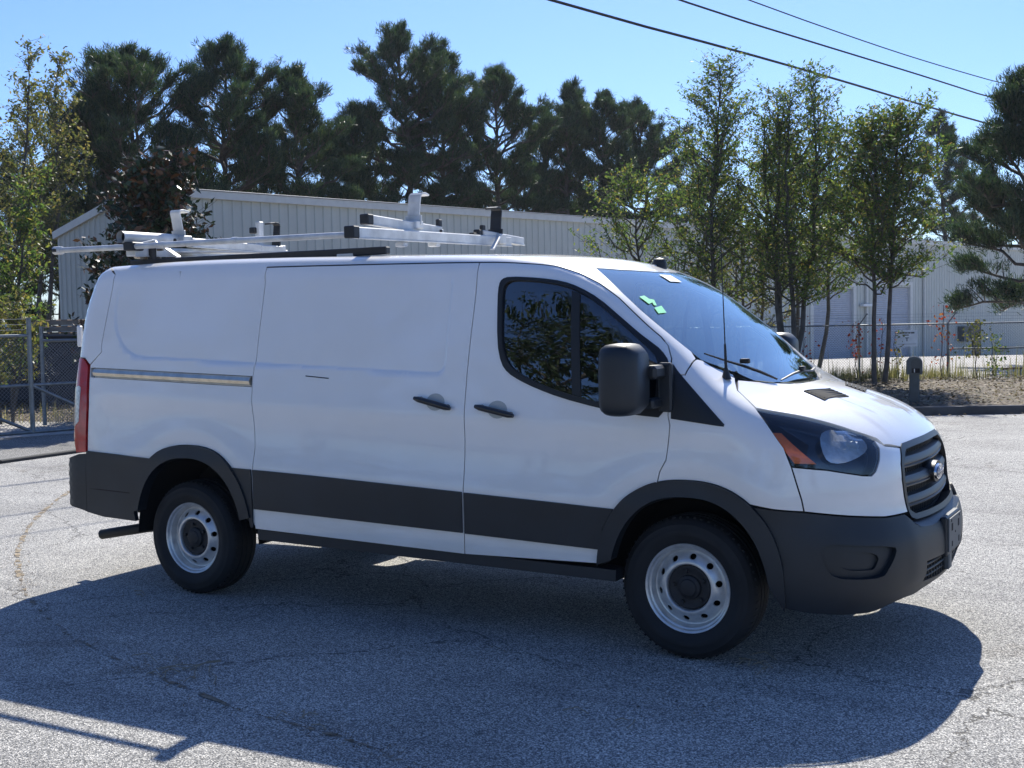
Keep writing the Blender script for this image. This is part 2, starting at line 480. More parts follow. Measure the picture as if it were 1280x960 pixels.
def skewng(i):return i
panel('roof',roof_pts,M_paint,A9,van,step=.035,ngap=[len(rear_rf)-1,(len(roof_pts)-len(rear_rf)+0)])
# side doors and panels, both sides
bs=[(-1.231,-.836,1.997),(-1.226,-.878,1.87),(-1.225,-.903,1.789),(-1.232,-.95,1.56),(-1.238,-.982,1.388),(-1.241,-1.005,1.231),(-1.241,-1.018,1.091),(-1.241,-1.036,.775),(-1.241,-1.035,.551),(-1.242,-1.032,.433)]
ss=[(-2.731,-.842,2.024),(-2.733,-.862,1.971),(-2.733,-.916,1.731),(-2.735,-.972,1.45),(-2.742,-.989,1.35),(-2.738,-1.0,1.25),(-2.718,-1.02,1.03),(-2.712,-1.028,.949),(-2.718,-1.034,.825),(-2.724,-1.035,.6),(-2.715,-1.034,.463)]
panel('sliding_door',ss+bs[::-1],M_paint,A9,van,both=True,step=.03,dense=.024)
dfront=[(-.086,-.908,1.474),(-.078,-.955,1.398),(-.077,-.99,1.29),(-.075,-1.002,1.205),(-.062,-1.008,1.16),(-.064,-1.012,1.12),(-.08,-1.025,.992),(-.113,-1.029,.932),(-.129,-1.033,.869)]
archF_o=[(-.442,-1.031,.415),(-.439,-1.035,.533),(-.412,-1.036,.636),(-.344,-1.036,.75),(-.24,-1.034,.835),(-.129,-1.032,.878),(-.012,-1.031,.897),(.123,-1.032,.89),(.251,-1.033,.848),(.338,-1.035,.79),(.42,-1.032,.71),(.481,-1.029,.606),(.505,-1.025,.517)]
def sup(xc,zc,a,b,n,t0,t1,k=25):
    out=[]
    for t in np.linspace(R(t0),R(t1),k):
        c,s_=math.cos(t),math.sin(t)
        out.append((xc+a*math.copysign(abs(c)**(2/n),c),-1.034,zc+b*math.copysign(abs(s_)**(2/n),s_)))
    return out
archF_old=[(-.366,-1.03,.36),(-.362,-1.034,.487),(-.329,-1.036,.618),(-.262,-1.036,.723),(-.159,-1.035,.785),(-.012,-1.035,.818),(.123,-1.035,.808),(.232,-1.036,.76),(.337,-1.036,.66),(.41,-1.034,.552),(.452,-1.027,.41)]
archF_c=sup(.03,.39,.48,.507,2.3,175,-8,90);archF_i=sup(.03,.25,.42,.565,2.4,160,14)
archF_door=[p for p in archF_c if p[0]<-.129];archF_fen=[p for p in archF_c if p[0]>=-.129 and p[2]>.79]
win_o=[(-1.062,-.95,1.56),(-1.085,-.90,1.80),(-1.085,-.882,1.87),(-1.07,-.877,1.903),(-1.025,-.874,1.915),(-.842,-.874,1.902),(-.702,-.871,1.878),(-.61,-.87,1.843),(-.493,-.877,1.78),(-.374,-.895,1.691),(-.26,-.908,1.603),(-.196,-.908,1.557),(-.14,-.91,1.517),(-.09,-.93,1.462)]
win_b=[(-.078,-1.003,1.192),(-.257,-1.004,1.204),(-.442,-1.001,1.232),(-.671,-.995,1.282),(-.82,-.99,1.33),(-.911,-.984,1.366),(-.985,-.978,1.404),(-1.03,-.97,1.455)]
win_c=[(-.085,-.955,1.40)]
glass_poly=[(-1.037,-.95,1.575),(-1.055,-.9,1.80),(-1.055,-.885,1.855),(-1.03,-.877,1.883),(-.98,-.874,1.888),(-.842,-.874,1.878),(-.712,-.871,1.852),(-.62,-.87,1.817),(-.51,-.877,1.755),(-.39,-.895,1.668),(-.28,-.908,1.583),(-.205,-.908,1.520),(-.150,-.92,1.465),(-.143,-.95,1.40),(-.148,-.985,1.235),(-.262,-1.0,1.236),(-.442,-1.,1.262),(-.661,-.995,1.312),(-.80,-.99,1.357),(-.895,-.984,1.395),(-.965,-.978,1.435),(-1.008,-.97,1.487)]
glass_poly=[tuple(p) for p in chaikin(glass_poly,1)]
door_hole=[p for p in glass_poly]
dpoly=gap_line[1:]+dfront[1:]+archF_door[::-1]+bs[::-1][0:-1]
fd=panel('front_door',dpoly,M_paint,A9,van,both=True,holes=[door_hole],step=.03,hole_gap=.004)
archR_o=[(-3.72,-1.034,.443),(-3.753,-1.034,.499),(-3.738,-1.036,.628),(-3.66,-1.036,.76),(-3.553,-1.033,.861),(-3.414,-1.03,.922),(-3.278,-1.029,.942),(-3.145,-1.03,.927),(-3.029,-1.032,.888),(-2.916,-1.034,.815),(-2.808,-1.036,.685),(-2.743,-1.035,.541),(-2.715,-1.033,.463)]
archR_iold=[(-3.683,-1.034,.44),(-3.688,-1.035,.57),(-3.627,-1.036,.701),(-3.518,-1.035,.797),(-3.38,-1.033,.851),(-3.264,-1.033,.866),(-3.144,-1.033,.854),(-3.014,-1.035,.792),(-2.904,-1.036,.691),(-2.83,-1.035,.559),(-2.795,-1.033,.43)]
archR_c=sup(-3.235,.25,.515,.695,2.5,163,19);archR_i=sup(-3.245,.27,.452,.595,2.4,160,20)
rear_edge=[(-4.15,-1.034,.467),(-4.137,-1.033,.863),(-4.134,-1.01,1.18),(-4.148,-.975,1.434),(-4.053,-.96,1.517),(-4.059,-.953,1.559),(-4.041,-.906,1.777),(-4.028,-.871,1.933)]
track_hole=[(-4.140,-.977,1.417),(-2.746,-.984,1.374),(-2.746,-.994,1.308),(-4.136,-.987,1.352)]
qpoly=[(-4.03,-.845,2.02)]+ss+archR_c[1:][::-1][1:]+[(-3.72,-1.034,.443)]+rear_edge
panel('rear_side_panel',qpoly,M_paint,A9,van,both=True,holes=[track_hole],step=.03,ngap=[0],hole_rim=.03,dense=.024)
track_bottom=panel('track_channel',track_hole,M_dark,A9,van,off=-.03,rim=0,step=.06,gap=-.004)
# sliding door track: two bright rails in the channel
for z0,h in ((1.387,.046),(1.358,.012)):
    mb=MB(); 
    pts=[spt(x,None,z0-.0305*(x+4.15)) for x in np.linspace(-4.10,-2.755,12)]
    mb.tube([(p[0],p[1]+.010,p[2]) for p in pts],h*.62,8,flat=1)
    mb.build('track_rail',M_rail,van,smooth=True)
# fender
fend=[(-.002,-.785,1.459),(0,-.872,1.433),(-.009,-.928,1.397),(-.074,-.955,1.398)]+dfront[2:]+archF_fen+[(.46,-1.02,.784),(.591,-.988,.776),(.58,-.989,.831),(.533,-.991,.983),(.497,-.986,1.069),(.405,-.948,1.175),(.329,-.89,1.245),(.211,-.809,1.322),(.170,-.73,1.362),(.150,-.672,1.375),(.071,-.73,1.421),(.013,-.763,1.466)]
panel('front_fender',fend,M_paint,A9,van,both=True,step=.025)
# bonnet
hs=[(.211,-.809,1.322),(.329,-.89,1.245),(.429,-.842,1.224),(.603,-.761,1.182),(.746,-.673,1.127),(.795,-.627,1.105),(.828,-.59,1.087),(.86,-.581,1.057),(.905,-.437,1.040)]
hrear=[(.345,0),(.338,-.15),(.312,-.30),(.265,-.44),(.205,-.58),(.165,-.68)]
hood_n=[spt(x,y) for x,y in hrear]+hs+[(.912,-.37,1.060),(.922,-.2,1.063),(.930,0,1.062)]
hood=panel('bonnet',hood_n+mir(hood_n[1:-1])[::-1],M_paint,A6,van,step=.022,rim=.02)
# windshield
base_w=[(.20,-.55),(.262,-.40),(.30,-.26),(.325,-.13),(.332,0)]
wsn=[ws_near[i] for i in range(len(ws_near))]+[spt(x,y) for x,y in base_w]
wsn=[(p[0]+.0,p[1],p[2]) for p in wsn]
ws_poly=wsn+mir(wsn[:-1])[::-1]+[(p[0],-p[1],p[2]) for p in roof_hdr[:-1]]+roof_hdr[::-1]
ws=panel('windshield',ws_poly,M_ws,A9,van,off=-.003,rim=.004,step=.035,gap=.003)
# black frit band and cowl at its foot
def strip(name,top,bot,mat,parent,n=12,off=.0):
    V=[];F=[]
    for i,(a,b) in enumerate(zip(top,bot)):
        V+= [a,b]
    F=[(2*i,2*i+1,2*i+3,2*i+2) for i in range(len(top)-1)]
    mb=MB();mb.add(V,F);return mb.build(name,mat,parent,smooth=True)
cw_a=[spt(x-.015,y) for x,y in [(.13,-.66),(.20,-.55),(.262,-.40),(.30,-.26),(.325,-.13),(.332,0)]]
cw_b=[spt(x+.012,y) for x,y in [(.155,-.66),(.215,-.56),(.272,-.43),(.318,-.27),(.337,-.14),(.345,0)]]
cw_a=cw_a+mir(cw_a[:-1])[::-1];cw_b=cw_b+mir(cw_b[:-1])[::-1]
strip('cowl',[(p[0],p[1],p[2]-.012) for p in cw_a],[(p[0],p[1],p[2]-.03) for p in cw_b],M_black,van)
frit=[(x,y) for x,y in [(-.042,-.79),(.013,-.763),(.071,-.73),(.125,-.695),(.20,-.55),(.262,-.40),(.30,-.26),(.325,-.13),(.332,0)]]
fa=[spt(x,y) for x,y in frit]; 
fb=[spt(x-.055,y*.93) for x,y in frit]
fa=[(p[0],p[1],p[2]-.014) for p in fa];fb=[(p[0],p[1],p[2]-.012) for p in fb]
strip('windshield_band',fa+mir(fa[:-1])[::-1],fb+mir(fb[:-1])[::-1],M_trim,ws)
# black tube added to stand for the shaded gap over the doors
for s_ in(1,-1):
    gd,_=densify([A9.fwd(p) for p in gap_line],.05); gd=gd[:-12] if len(gd)>30 else gd
    gd=gd[[i for i in range(len(gd)) if gd[i][0]>=-2.731 and i<len(gd)]]
    npt=int(np.argmin(np.hypot(gd[:,0]+.12,gd[:,1]-A9.fwd((-.118,-.869,1.532))[1])))
    o,d=A9.ray(gd[:npt]);q=solve(o,d);nn_=gradG(q);q=q-nn_*.0015
    mb=MB();mb.tube([(a,b*s_,c) for a,b,c in q],.0045,6);mb.build('door_gap_line',M_trim,van,smooth=True)
# dark shell behind the seams
inner_side=[(-4.15,-.8,2.0)]+[(p[0],p[1]+.06,p[2]+.03) for p in gap_line[:9]]+[(.02,-.78,1.45),(.2,-.78,1.32),(.33,-.86,1.24),(.6,-.95,1.1),(.6,-.99,.70)]+archF_i[::-1]+[(-.42,-1.03,.45),(-2.72,-1.03,.47)]+archR_i[::-1]+[(-4.1,-1.03,.47)]
hole_in=[(p[0]+ (.03 if p[0]>-.3 else -.03),p[1],p[2]+(.03 if p[2]>1.6 else -.03 if p[2]<1.4 else 0)) for p in glass_poly]
panel('inner_shell',inner_side,M_dark,A9,van,off=-.028,rim=0,step=.08,both=True,gap=0,holes=[hole_in])
ih=[(.36,0,1.3),(.33,-.3,1.3),(.2,-.62,1.33),(.3,-.86,1.22),(.6,-.75,1.15),(.84,-.58,1.05),(.88,-.3,1.05),(.90,0,1.05)]
panel('bonnet_underside',ih+mir(ih[1:-1])[::-1],M_dark,A6,van,off=-.035,rim=0,step=.08,gap=0)
inf=[(.46,-1.0,1.02),(.46,-1.0,.45),(.9,-.7,.38),(1.0,-.4,.38),(1.0,0,.38),(.93,0,1.0),(.90,-.4,1.0),(.82,-.6,1.0),(.7,-.85,1.0)]
panel('front_inner_shell',inf+mir(inf[1:4]+inf[6:])[::-1] if False else [inf[0],inf[1],inf[2],inf[3],inf[4],(1.0,.4,.38),(.9,.7,.38),(.46,1.0,.45),(.46,1.0,1.02),(.7,.85,1.0),(.82,.6,1.0),(.90,.4,1.0),(.93,0,1.0),(.90,-.4,1.0),(.82,-.6,1.0),(.7,-.85,1.0)],M_dark,CF,van,off=-.075,rim=0,step=.08,gap=0)
# front corner (white cover around the grille)
hl_bot=[(.533,-.991,.982),(.68,-.924,.966),(.813,-.805,.933),(.845,-.760,.928),(.858,-.735,.945),(.863,-.685,.997),(.851,-.638,1.047),(.814,-.618,1.086)]
gr_near=[(.904,-.442,1.030),(.923,-.513,.959),(.934,-.537,.885),(.942,-.529,.807),(.958,-.518,.729)]
bt=[(.591,-.988,.776),(.767,-.886,.753),(.899,-.717,.732),(.946,-.59,.73)]
fcp=[hl_bot[0],(.58,-.989,.831)]+bt+gr_near[::-1]+[(.86,-.581,1.052)]+hl_bot[::-1][:-1]
panel('front_corner_panel',fcp,M_paint,CF,van,both=True,step=.022,rim=.03)
# headlights
hl_top=[(.80,-.634,1.100),(.747,-.676,1.122),(.605,-.769,1.176),(.429,-.842,1.221),(.331,-.89,1.240),(.405,-.948,1.172),(.497,-.986,1.066)]
hlp=hl_bot+hl_top
hls=panel('headlight',hlp,M_dark,CF,van,both=True,off=-.045,rim=-.03,step=.03,gap=.004)
M_hl=simple('headlight_housing',(.012,.014,.018),.22,coat=.5)
for o_ in hls: o_.data.materials.clear(); o_.data.materials.append(M_hl)
panel('lens',hlp,M_lens,CF,hls[0],off=-.002,rim=.006,step=.03,gap=.004)
lens_far=panel('lens',hlp,M_lens,CF,hls[1],off=-.002,rim=.006,step=.03,gap=.004,mirror=True)
amb=[(.425,-.972,1.150),(.478,-.959,1.150),(.575,-.955,1.06),(.650,-.94,.992),(.545,-.989,.996)]
chromep=[(.624,-.847,1.133),(.646,-.781,1.150),(.70,-.70,1.145),(.765,-.65,1.118),(.80,-.655,1.085),(.815,-.70,1.045),(.78,-.79,1.01),(.73,-.87,.990),(.683,-.905,1.0),(.647,-.907,1.06)]
for k,mi in ((0,False),(1,True)):
    panel('turn_signal',amb,M_amber,CF,hls[k],off=-.022,rim=.01,step=.03,mirror=mi)
    s_=1 if not mi else -1
    ring=panel('reflector_bowl',[tuple(q) for q in chaikin(chromep,1)],M_bowl,CF,hls[k],off=-.010,rim=.0,step=.018,mirror=mi,
          offf=lambda P:-.030*np.exp(-(((P[:,0]-.735)/.05)**2+((P[:,2]-1.068)/.04)**2))+.004*np.sin(P[:,0]*90)*sst(.735,.70,P[:,0]))
    mb=MB(); mb.lathe([(.0,-.012),(.016,-.008),(.02,.0),(.02,.05)],axis='x',n=20)
    mb.V=[(-v[0]+.765,v[1]-.735*s_,v[2]+1.065) for v in mb.V]
    mb.build('bulb',M_paper,hls[k],smooth=True)
# bumper
gl=[(.978,-.524,.668),(1.0,-.44,.648),(1.017,-.348,.640),(1.035,-.12,.638),(1.04,0,.638)]
bb=[(1.035,0,.345),(1.02,-.25,.345),(1.004,-.41,.340),(.943,-.652,.318),(.841,-.804,.289),(.74,-.902,.288),(.60,-.975,.30),(.485,-1.010,.32)]
fog=[(.663,-.981,.586),(.678,-.975,.612),(.701,-.959,.628),(.80,-.88,.618),(.935,-.715,.598),(.945,-.71,.570),(.925,-.77,.492),(.893,-.804,.461),(.80,-.89,.463),(.728,-.951,.472),(.696,-.968,.501)]
fog=[tuple(p) for p in chaikin(fog,1)]
fogi=[(.721,-.953,.578),(.747,-.937,.594),(.903,-.786,.575),(.888,-.813,.499),(.865,-.841,.493),(.769,-.926,.500),(.738,-.945,.534)]
fogi=[tuple(p) for p in chaikin(fogi,2)]
lg_n=[(1.018,-.463,.490),(1.04,-.22,.482),(1.05,0,.480)]
lg=lg_n+[(1.04,.22,.482),(1.018,.463,.49),(1.008,.449,.385),(1.03,.2,.367),(1.04,0,.365),(1.03,-.2,.367),(1.008,-.449,.385)]
afi=[p for p in archF_c if p[0]>.3 and p[2]<.79][::-1]
afi=[(.490,-1.02,.36)]+afi
bumn=gl[::-1]+[(.946,-.59,.726)]+[(p[0],p[1],p[2]-.004) for p in bt[::-1][1:]]+[(.46,-1.02,.780)]+afi[::-1]+bb[::-1]
def boff(P):
    ay=np.abs(P[:,1])
    o=.016*sst(.66,.56,ay)*sst(.36,.44,P[:,2])         # prouder middle section
    o+= .008*sst(.50,.47,P[:,2])*sst(.7,.78,ay)
    o+= -.010*sst(.40,.37,P[:,2])*sst(.5,.6,ay)
    return o
bum=panel('front_bumper',bumn+mir(bumn[1:-1])[::-1],M_black,CF,van,step=.02,rim=.03,off=.002,holes=[fog,mir(fog),lg],hole_rim=.03,offf=boff,gap=.0015)
for mi in(False,True):
    rb_=panel('fog_lamp_bezel',fog,M_black,CF,bum,holes=[fogi],off=-.022,rim=-.018,hole_rim=.03,step=.02,gap=-.001,mirror=mi)
    panel('fog_lamp_blank',fogi,M_black,CF,bum,off=-.036,rim=0,step=.03,gap=-.002,mirror=mi)
panel('lower_intake',lg,M_dark,CF,bum,off=-.03,rim=0,step=.04,gap=-.004)
# lower intake mesh bars
mb=MB()
for z in (.395,.425,.455):
    pts=[tuple(p) for p in solve(np.array([[.3,0,z]]*13),np.array([[math.cos(a),math.sin(a),0] for a in np.linspace(-.53,.53,13)]))]
    mb.tube([(p[0]-.012,p[1],p[2]) for p in pts],.006,6)
for y in np.arange(-.43,.44,.045):
    p=solve(np.array([[.3,y,.42]]),np.array([[1.,0,0]]))[0]; mb.box((p[0]-.014,y,.425),(.008,.006,.11))
mb.build('intake_bars',M_black,bum)
# shelf between bumper and grille
ya=np.linspace(-.50,.50,17)
tp=[];bo=[]
for y in ya:
    p=solve(np.array([[.3,y,.640]]),np.array([[1.,0,0]]))[0]; q=solve(np.array([[.3,y,.70]]),np.array([[1.,0,0]]))[0]
    bo.append((p[0]+.016,y,.640+.02*max(0,(abs(y)-.34)/.16))); tp.append((q[0]-.035,y,.690))
mb=MB();V=[];F=[]
for i in range(17):
    a=Vector(bo[i]);b=Vector(tp[i]); V+=[a,a+Vector((-.012,0,.010)),b+Vector((0.02,0,-.006)),b]
    if i: F+=[(4*i-4+k,4*i-3+k,4*i+1+k,4*i+k) for k in range(3)]
mb.add(V,F);mb.build('bumper_shelf',M_black,bum,smooth=True)
# number plate bracket
pb=MB();x0=1.070
pb.box((x0-.009,-.02,.56),(.036,.34,.20),ch=.008)
plate=pb.build('plate_bracket',M_black,bum)
M_bracket=simple('plate_bracket_grey',(.10,.11,.115),.55)
pb=MB();pb.box((x0+.013,-.02,.565),(.008,.31,.165),ch=.003);pl=pb.build('plate_backing',M_bracket,plate)
pb=MB()
for yy,zz,a,b in((-.10,.60,.03,.036),(.07,.60,.03,.036),(-.02,.565,.01,.01),(-.10,.515,.02,.026),(.08,.515,.02,.03),(-.12,.635,.012,.012),(.09,.635,.012,.012)):
    pb=MB();pb.box((x0+.0175,yy-.0,zz),(.002,a,b));pb.build('slot',M_dark,plate)
pb=MB();pb.box((x0-.02,-.02,.43),(.03,.07,.12),ch=.006);pb.build('bracket_foot',M_bracket,plate)
# grille
gtop=[(.905,-.40,1.048),(.915,-.2,1.052),(.922,0,1.052)]
gbot=[(.965,-.505,.70),(.985,-.462,.684),(1.0,-.35,.680),(1.01,-.234,.678),(1.015,0,.676)]
gn=gtop[::-1]+gr_near+gbot
gn_in=[(.9,0,1.022),(.9,-.2,1.022),(.9,-.375,1.017),(.91,-.415,1.0),(.92,-.475,.955),(.93,-.50,.885),(.94,-.492,.807),(.95,-.482,.735),(.97,-.44,.712),(.98,-.234,.706),(.98,0,.704)]
grille=panel('grille',gn+mir(gn[1:-1])[::-1],M_trim,CF,van,holes=[gn_in+mir(gn_in[1:-1])[::-1]],step=.02,rim=.03,hole_rim=.05,off=.004)
panel('grille_back',gn_in+mir(gn_in[1:-1])[::-1],M_dark,CF,grille,off=-.055,rim=0,step=.04,gap=-.004)
def surf_curve(z,ymax,n=25,dx=0.):
    out=[]
    for y in np.linspace(-ymax,ymax,n):
        p=solve(np.array([[.3,y,z]]),np.array([[1.,0,0]]))[0]; out.append((p[0]+dx,y,z))
    return out
M_bar=simple('grille_bar',(.035,.04,.046),.42)
for z,ym in((.960,.475),(.870,.497),(.772,.49)):
    c=surf_curve(z,ym,31,-.014)
    prof=[(-.035,.034),(-.004,.024),(.008,.006),(.010,-.006),(.004,-.016),(.009,-.020),(.006,-.028),(-.010,-.032),(-.035,-.026)]
    V=[];F=[];m=len(prof)
    for i,p in enumerate(c):
        dz=-.006*math.cos(p[1]/ym*math.pi/2)
        for(a,b)in prof: V.append((p[0]+a,p[1],p[2]+b+dz))
        if i: F+=[((i-1)*m+k,(i-1)*m+(k+1)%m,i*m+(k+1)%m,i*m+k) for k in range(m)]
    mb=MB();mb.add(V,F);mb.build('grille_bar',M_bar,grille,smooth=True,sharp=35)
mb=MB()
for y in np.arange(-.46,.461,.032):
    for z in(.99,.915,.82,.735):
        if z>.95 and abs(y)>.43: continue
        p=solve(np.array([[.3,y,z]]),np.array([[1.,0,0]]))[0]; mb.box((p[0]-.042,y,z),(.012,.006,.075))
mb.build('grille_ribs',M_black,grille,kind='stuff')
# oval badge on its boss
p=solve(np.array([[.3,0,.868]]),np.array([[1.,0,0]]))[0]
def oval(mb,x0,x1,a,b,cz,n=40,dome=0):
    V=[(x0,a*math.cos(2*math.pi*k/n),cz+b*math.sin(2*math.pi*k/n)) for k in range(n)]+[(x1,a*.94*math.cos(2*math.pi*k/n),cz+b*.94*math.sin(2*math.pi*k/n)) for k in range(n)]+[(x1+dome,0,cz)]
    F=[(k,(k+1)%n,n+(k+1)%n,n+k) for k in range(n)]+[(n+k,n+(k+1)%n,2*n) for k in range(n)]
    mb.add(V,F)
mb=MB();oval(mb,p[0]-.05,p[0]+.012,.105,.058,.868);boss=mb.build('badge_boss',M_trim,grille,smooth=True)
mb=MB();oval(mb,p[0]+.010,p[0]+.022,.088,.042,.868,dome=.003);mb.build('badge_rim',M_chrome,boss,smooth=True)
M_blue=simple('badge_blue',(.05,.09,.17),.18,coat=1,metal=.3)
mb=MB();oval(mb,p[0]+.018,p[0]+.0262,.077,.034,.868,dome=.003);bdg=mb.build('badge',M_blue,boss,smooth=True)
# script-like lettering on the badge
fc=bpy.data.curves.new('badge_lettering','FONT');fc.body='Ford';fc.size=.056;fc.shear=.35;fc.extrude=.0012;fc.align_x='CENTER';fc.align_y='CENTER';fc.resolution_u=3
tmp=bpy.data.objects.new('t',fc);COL.objects.link(tmp);dg=bpy.context.evaluated_depsgraph_get();me=bpy.data.meshes.new_from_object(tmp.evaluated_get(dg));bpy.data.objects.remove(tmp)
o_=newobj('badge_lettering',me,M_chrome,boss);o_.matrix_local=Matrix(((0,0,1,p[0]+.0295),(1,0,0,0),(0,1,0,.868),(0,0,0,1)))
# black lower cladding strips
def cl(x,z): return (x,-1.03,z)
def cladding(name,pts,**k): return panel(name,pts,M_black,A9,van,both=True,off=.011,rim=.012,step=.03,**k)
cladding('door_cladding',[cl(-1.236,.773),cl(-.80,.758),cl(-.352,.741),cl(-.412,.640),cl(-.437,.533),cl(-.437,.524),cl(-1.236,.547)])
cladding('sliding_door_cladding',[cl(-2.716,.824),cl(-2.27,.812),cl(-1.246,.775),cl(-1.246,.549),cl(-2.716,.584)])
cladding('side_cladding',[cl(-2.914,.829),cl(-2.724,.825),cl(-2.722,.470),cl(-2.745,.472),cl(-2.770,.586),cl(-2.808,.688),cl(-2.90,.800)])
ex=[cl(-2.757,.58),cl(-2.718,.58),cl(-2.718,.50),cl(-2.735,.50)]
# rear side cladding wraps the corner as the rear bumper
rear_cl=[cl(-4.14,.879),cl(-3.85,.868),cl(-3.54,.853),cl(-3.62,.757),cl(-3.695,.628),cl(-3.715,.499),cl(-3.70,.443),cl(-4.0,.452),cl(-4.15,.475)]
panel('rear_corner_cladding',rear_cl,M_black,A9,van,both=True,off=.012,rim=.03,step=.03)
rbp=[cl(-4.144,.475),cl(-4.134,.86),(-4.2,-1.03,.855),(-4.33,-.8,.74),(-4.35,0,.72),(-4.35,.8,.74),(-4.2,1.03,.855),(-4.134,1.03,.86),(-4.144,1.03,.475),(-4.3,.9,.54),(-4.35,.6,.50),(-4.35,-.6,.50),(-4.3,-.9,.54)]
panel('rear_bumper',rbp,M_black,CR,van,off=.012,rim=.05,step=.03,gap=.002,offf=lambda P:.028*sst(-4.17,-4.30,P[:,0]))
for s_ in(-1,1):
    mb=MB();mb.box((-3.93,s_*1.046,.628),(.37,.004,.006),Matrix.Rotation(R(1.6),3,'Y'));mb.build('cladding_crease',M_dark,van)
# arch trims
def arch(name,o_,i_,c):
    po=o_; pi=i_
    return panel(name,po+pi[::-1],M_black,A9,van,both=True,off=.022,rim=.075,step=.025,gap=0)
arch('rear_arch_trim',archR_c,archR_i,0)
arch('front_arch_trim',archF_c,archF_i,0)
# wheel housings
for xc,ri in((0,.455),(-3.27,.45)):
    for s_ in(-1,1):
        mb=MB();V=[];F=[]
        angs=np.linspace(R(0),R(180),25)
        for i,a in enumerate(angs):
            for r_,y in((ri+.055,.985),(ri+.05,.80),(ri,.62),(.02,.62)):
                V.append((xc+.03+r_*math.cos(a),s_*y,.36+r_*math.sin(a)*(1.02)))
            if i: F+=[((i-1)*4+k,(i-1)*4+k+1,i*4+k+1,i*4+k) for k in range(3)]
        mb.add(V,F);mb.build('wheel_housing',M_dark,van,smooth=True)
# rocker and underbody
for s_ in(-1,1):
    z_=.065 if s_>0 else .014;mb=MB();mb.prism([(-2.71,.385+z_),(-2.71,.458),(-.36,.424),(-.36,.352+z_)],1,s_*.90,s_*1.018)
    mb.build('rocker',M_black,van)
M_under=simple('underbody',(.02,.02,.02),.8)
mb=MB();mb.box((-1.57,0,.50),(2.2,1.84,.12));mb.box((-4.0,0,.52),(.5,1.7,.12));mb.box((-1.75,0,.45),(5.0,.9,.10));mb.box((.62,0,.52),(.4,1.2,.2));mb.box((-1.9,.30,.36),(1.0,.5,.13),ch=.03);mb.box((0,0,.40),(.25,1.3,.1))
mb.build('underbody',M_under,van)
mb=MB();mb.tube([(-3.3,-.8,.355),(-3.3,.8,.355)],.05,12);mb.lathe([(.0,-.12),(.13,-.1),(.15,0),(.13,.1),(0,.12)],(-3.3,0,.355),n=20);mb.tube([(-3.3,0,.37),(-1.0,0,.42)],.035,8)
for s_ in(-1,1): mb.box((-3.3,s_*.55,.43),(1.2,.07,.03))
mb.build('rear_axle',M_under,van,smooth=True)
# exhaust
mb=MB();mb.tube([(-2.9,-.55,.36),(-3.6,-.62,.37),(-3.95,-.70,.335),(-4.36,-.745,.262)],.034,14,cap=False);mb.tube([(-4.36,-.745,.262),(-4.1,-.715,.31)],.028,14,cap=True)
mb.build('exhaust_pipe',simple('exhaust_steel',(.03,.03,.03),.6,metal=.4),van,smooth=True)
# rear doors and tail lamps
near_r=[(-4.03,-.85,2.005)]+rear_edge[:1:-1][0:6]
near_r=[(-4.03,-.845,2.02),(-4.028,-.871,1.933),(-4.041,-.906,1.777),(-4.059,-.953,1.559),(-4.053,-.96,1.517),(-4.153,-.975,1.434),(-4.205,-.967,1.478),(-4.254,-.958,1.481),(-4.27,-.955,1.0),(-4.27,-.955,.862)]
rdp=near_r+[(-4.34,0,.862)]+rear_rf[:4]
panel('rear_door',rdp,M_paint,CR,van,both=True,step=.03,rim=.02,ngap=[11,12,13,14])
tl=[(-4.254,-.958,1.479),(-4.205,-.967,1.476),(-4.153,-.975,1.427),(-4.138,-1.01,1.18),(-4.140,-1.033,.865),(-4.229,-1.02,.858),(-4.262,-.97,1.0),(-4.262,-.96,1.3)]
tls=panel('tail_lamp',tl,M_red,CR,van,both=True,off=.010,rim=.03,step=.02)
tc_=[(-4.262,-.96,1.285),(-4.215,-.985,1.30),(-4.195,-.99,1.285),(-4.195,-1.0,1.065),(-4.225,-.99,1.035),(-4.262,-.97,1.03)]
for k,mi in((0,False),(1,True)):
    panel('reversing_lens',tc_,M_clear,CR,tls[k],off=.0125,rim=.01,step=.02,mirror=mi)
mb=MB();mb.box((-4.345,-.88,1.62),(.035,.03,.14),ch=.008);mb.build('door_hinge',M_paint,van)
mb=MB();mb.box((-4.335,-.62,.80),(.02,.31,.16),ch=.004);mb.build('number_plate',M_paper,van)
# windows
trimn=[tuple(p) for p in chaikin(win_o+win_c+win_b,1)]
for k,mi in((0,False),(1,True)):
    d_=fd[k]
    panel('window_trim',trimn,M_trim,A9,d_,holes=[glass_poly],off=.006,rim=.008,hole_rim=.022,step=.03,gap=.001,mirror=mi)
    gl_=panel('side_window',glass_poly,M_side_glass,A9,d_,off=-.010,rim=0,step=.04,gap=-.008,mirror=mi)
    # mullion
    mull=[(-.652,-.882,1.830),(-.604,-.881,1.806),(-.556,-.996,1.290),(-.606,-.995,1.303)]
    panel('mullion',mull,M_trim,A9,d_,off=-.004,rim=.004,step=.04,gap=0,mirror=mi)
    sail=[(-.072,-.93,1.452),(-.045,-.94,1.42),(.215,-1.003,1.172),(.212,-1.006,1.160),(.18,-1.005,1.162),(-.058,-1.003,1.190)]
    panel('corner_trim',sail,M_trim,A9,van,off=.005,rim=.008,step=.03,gap=.001,mirror=mi)
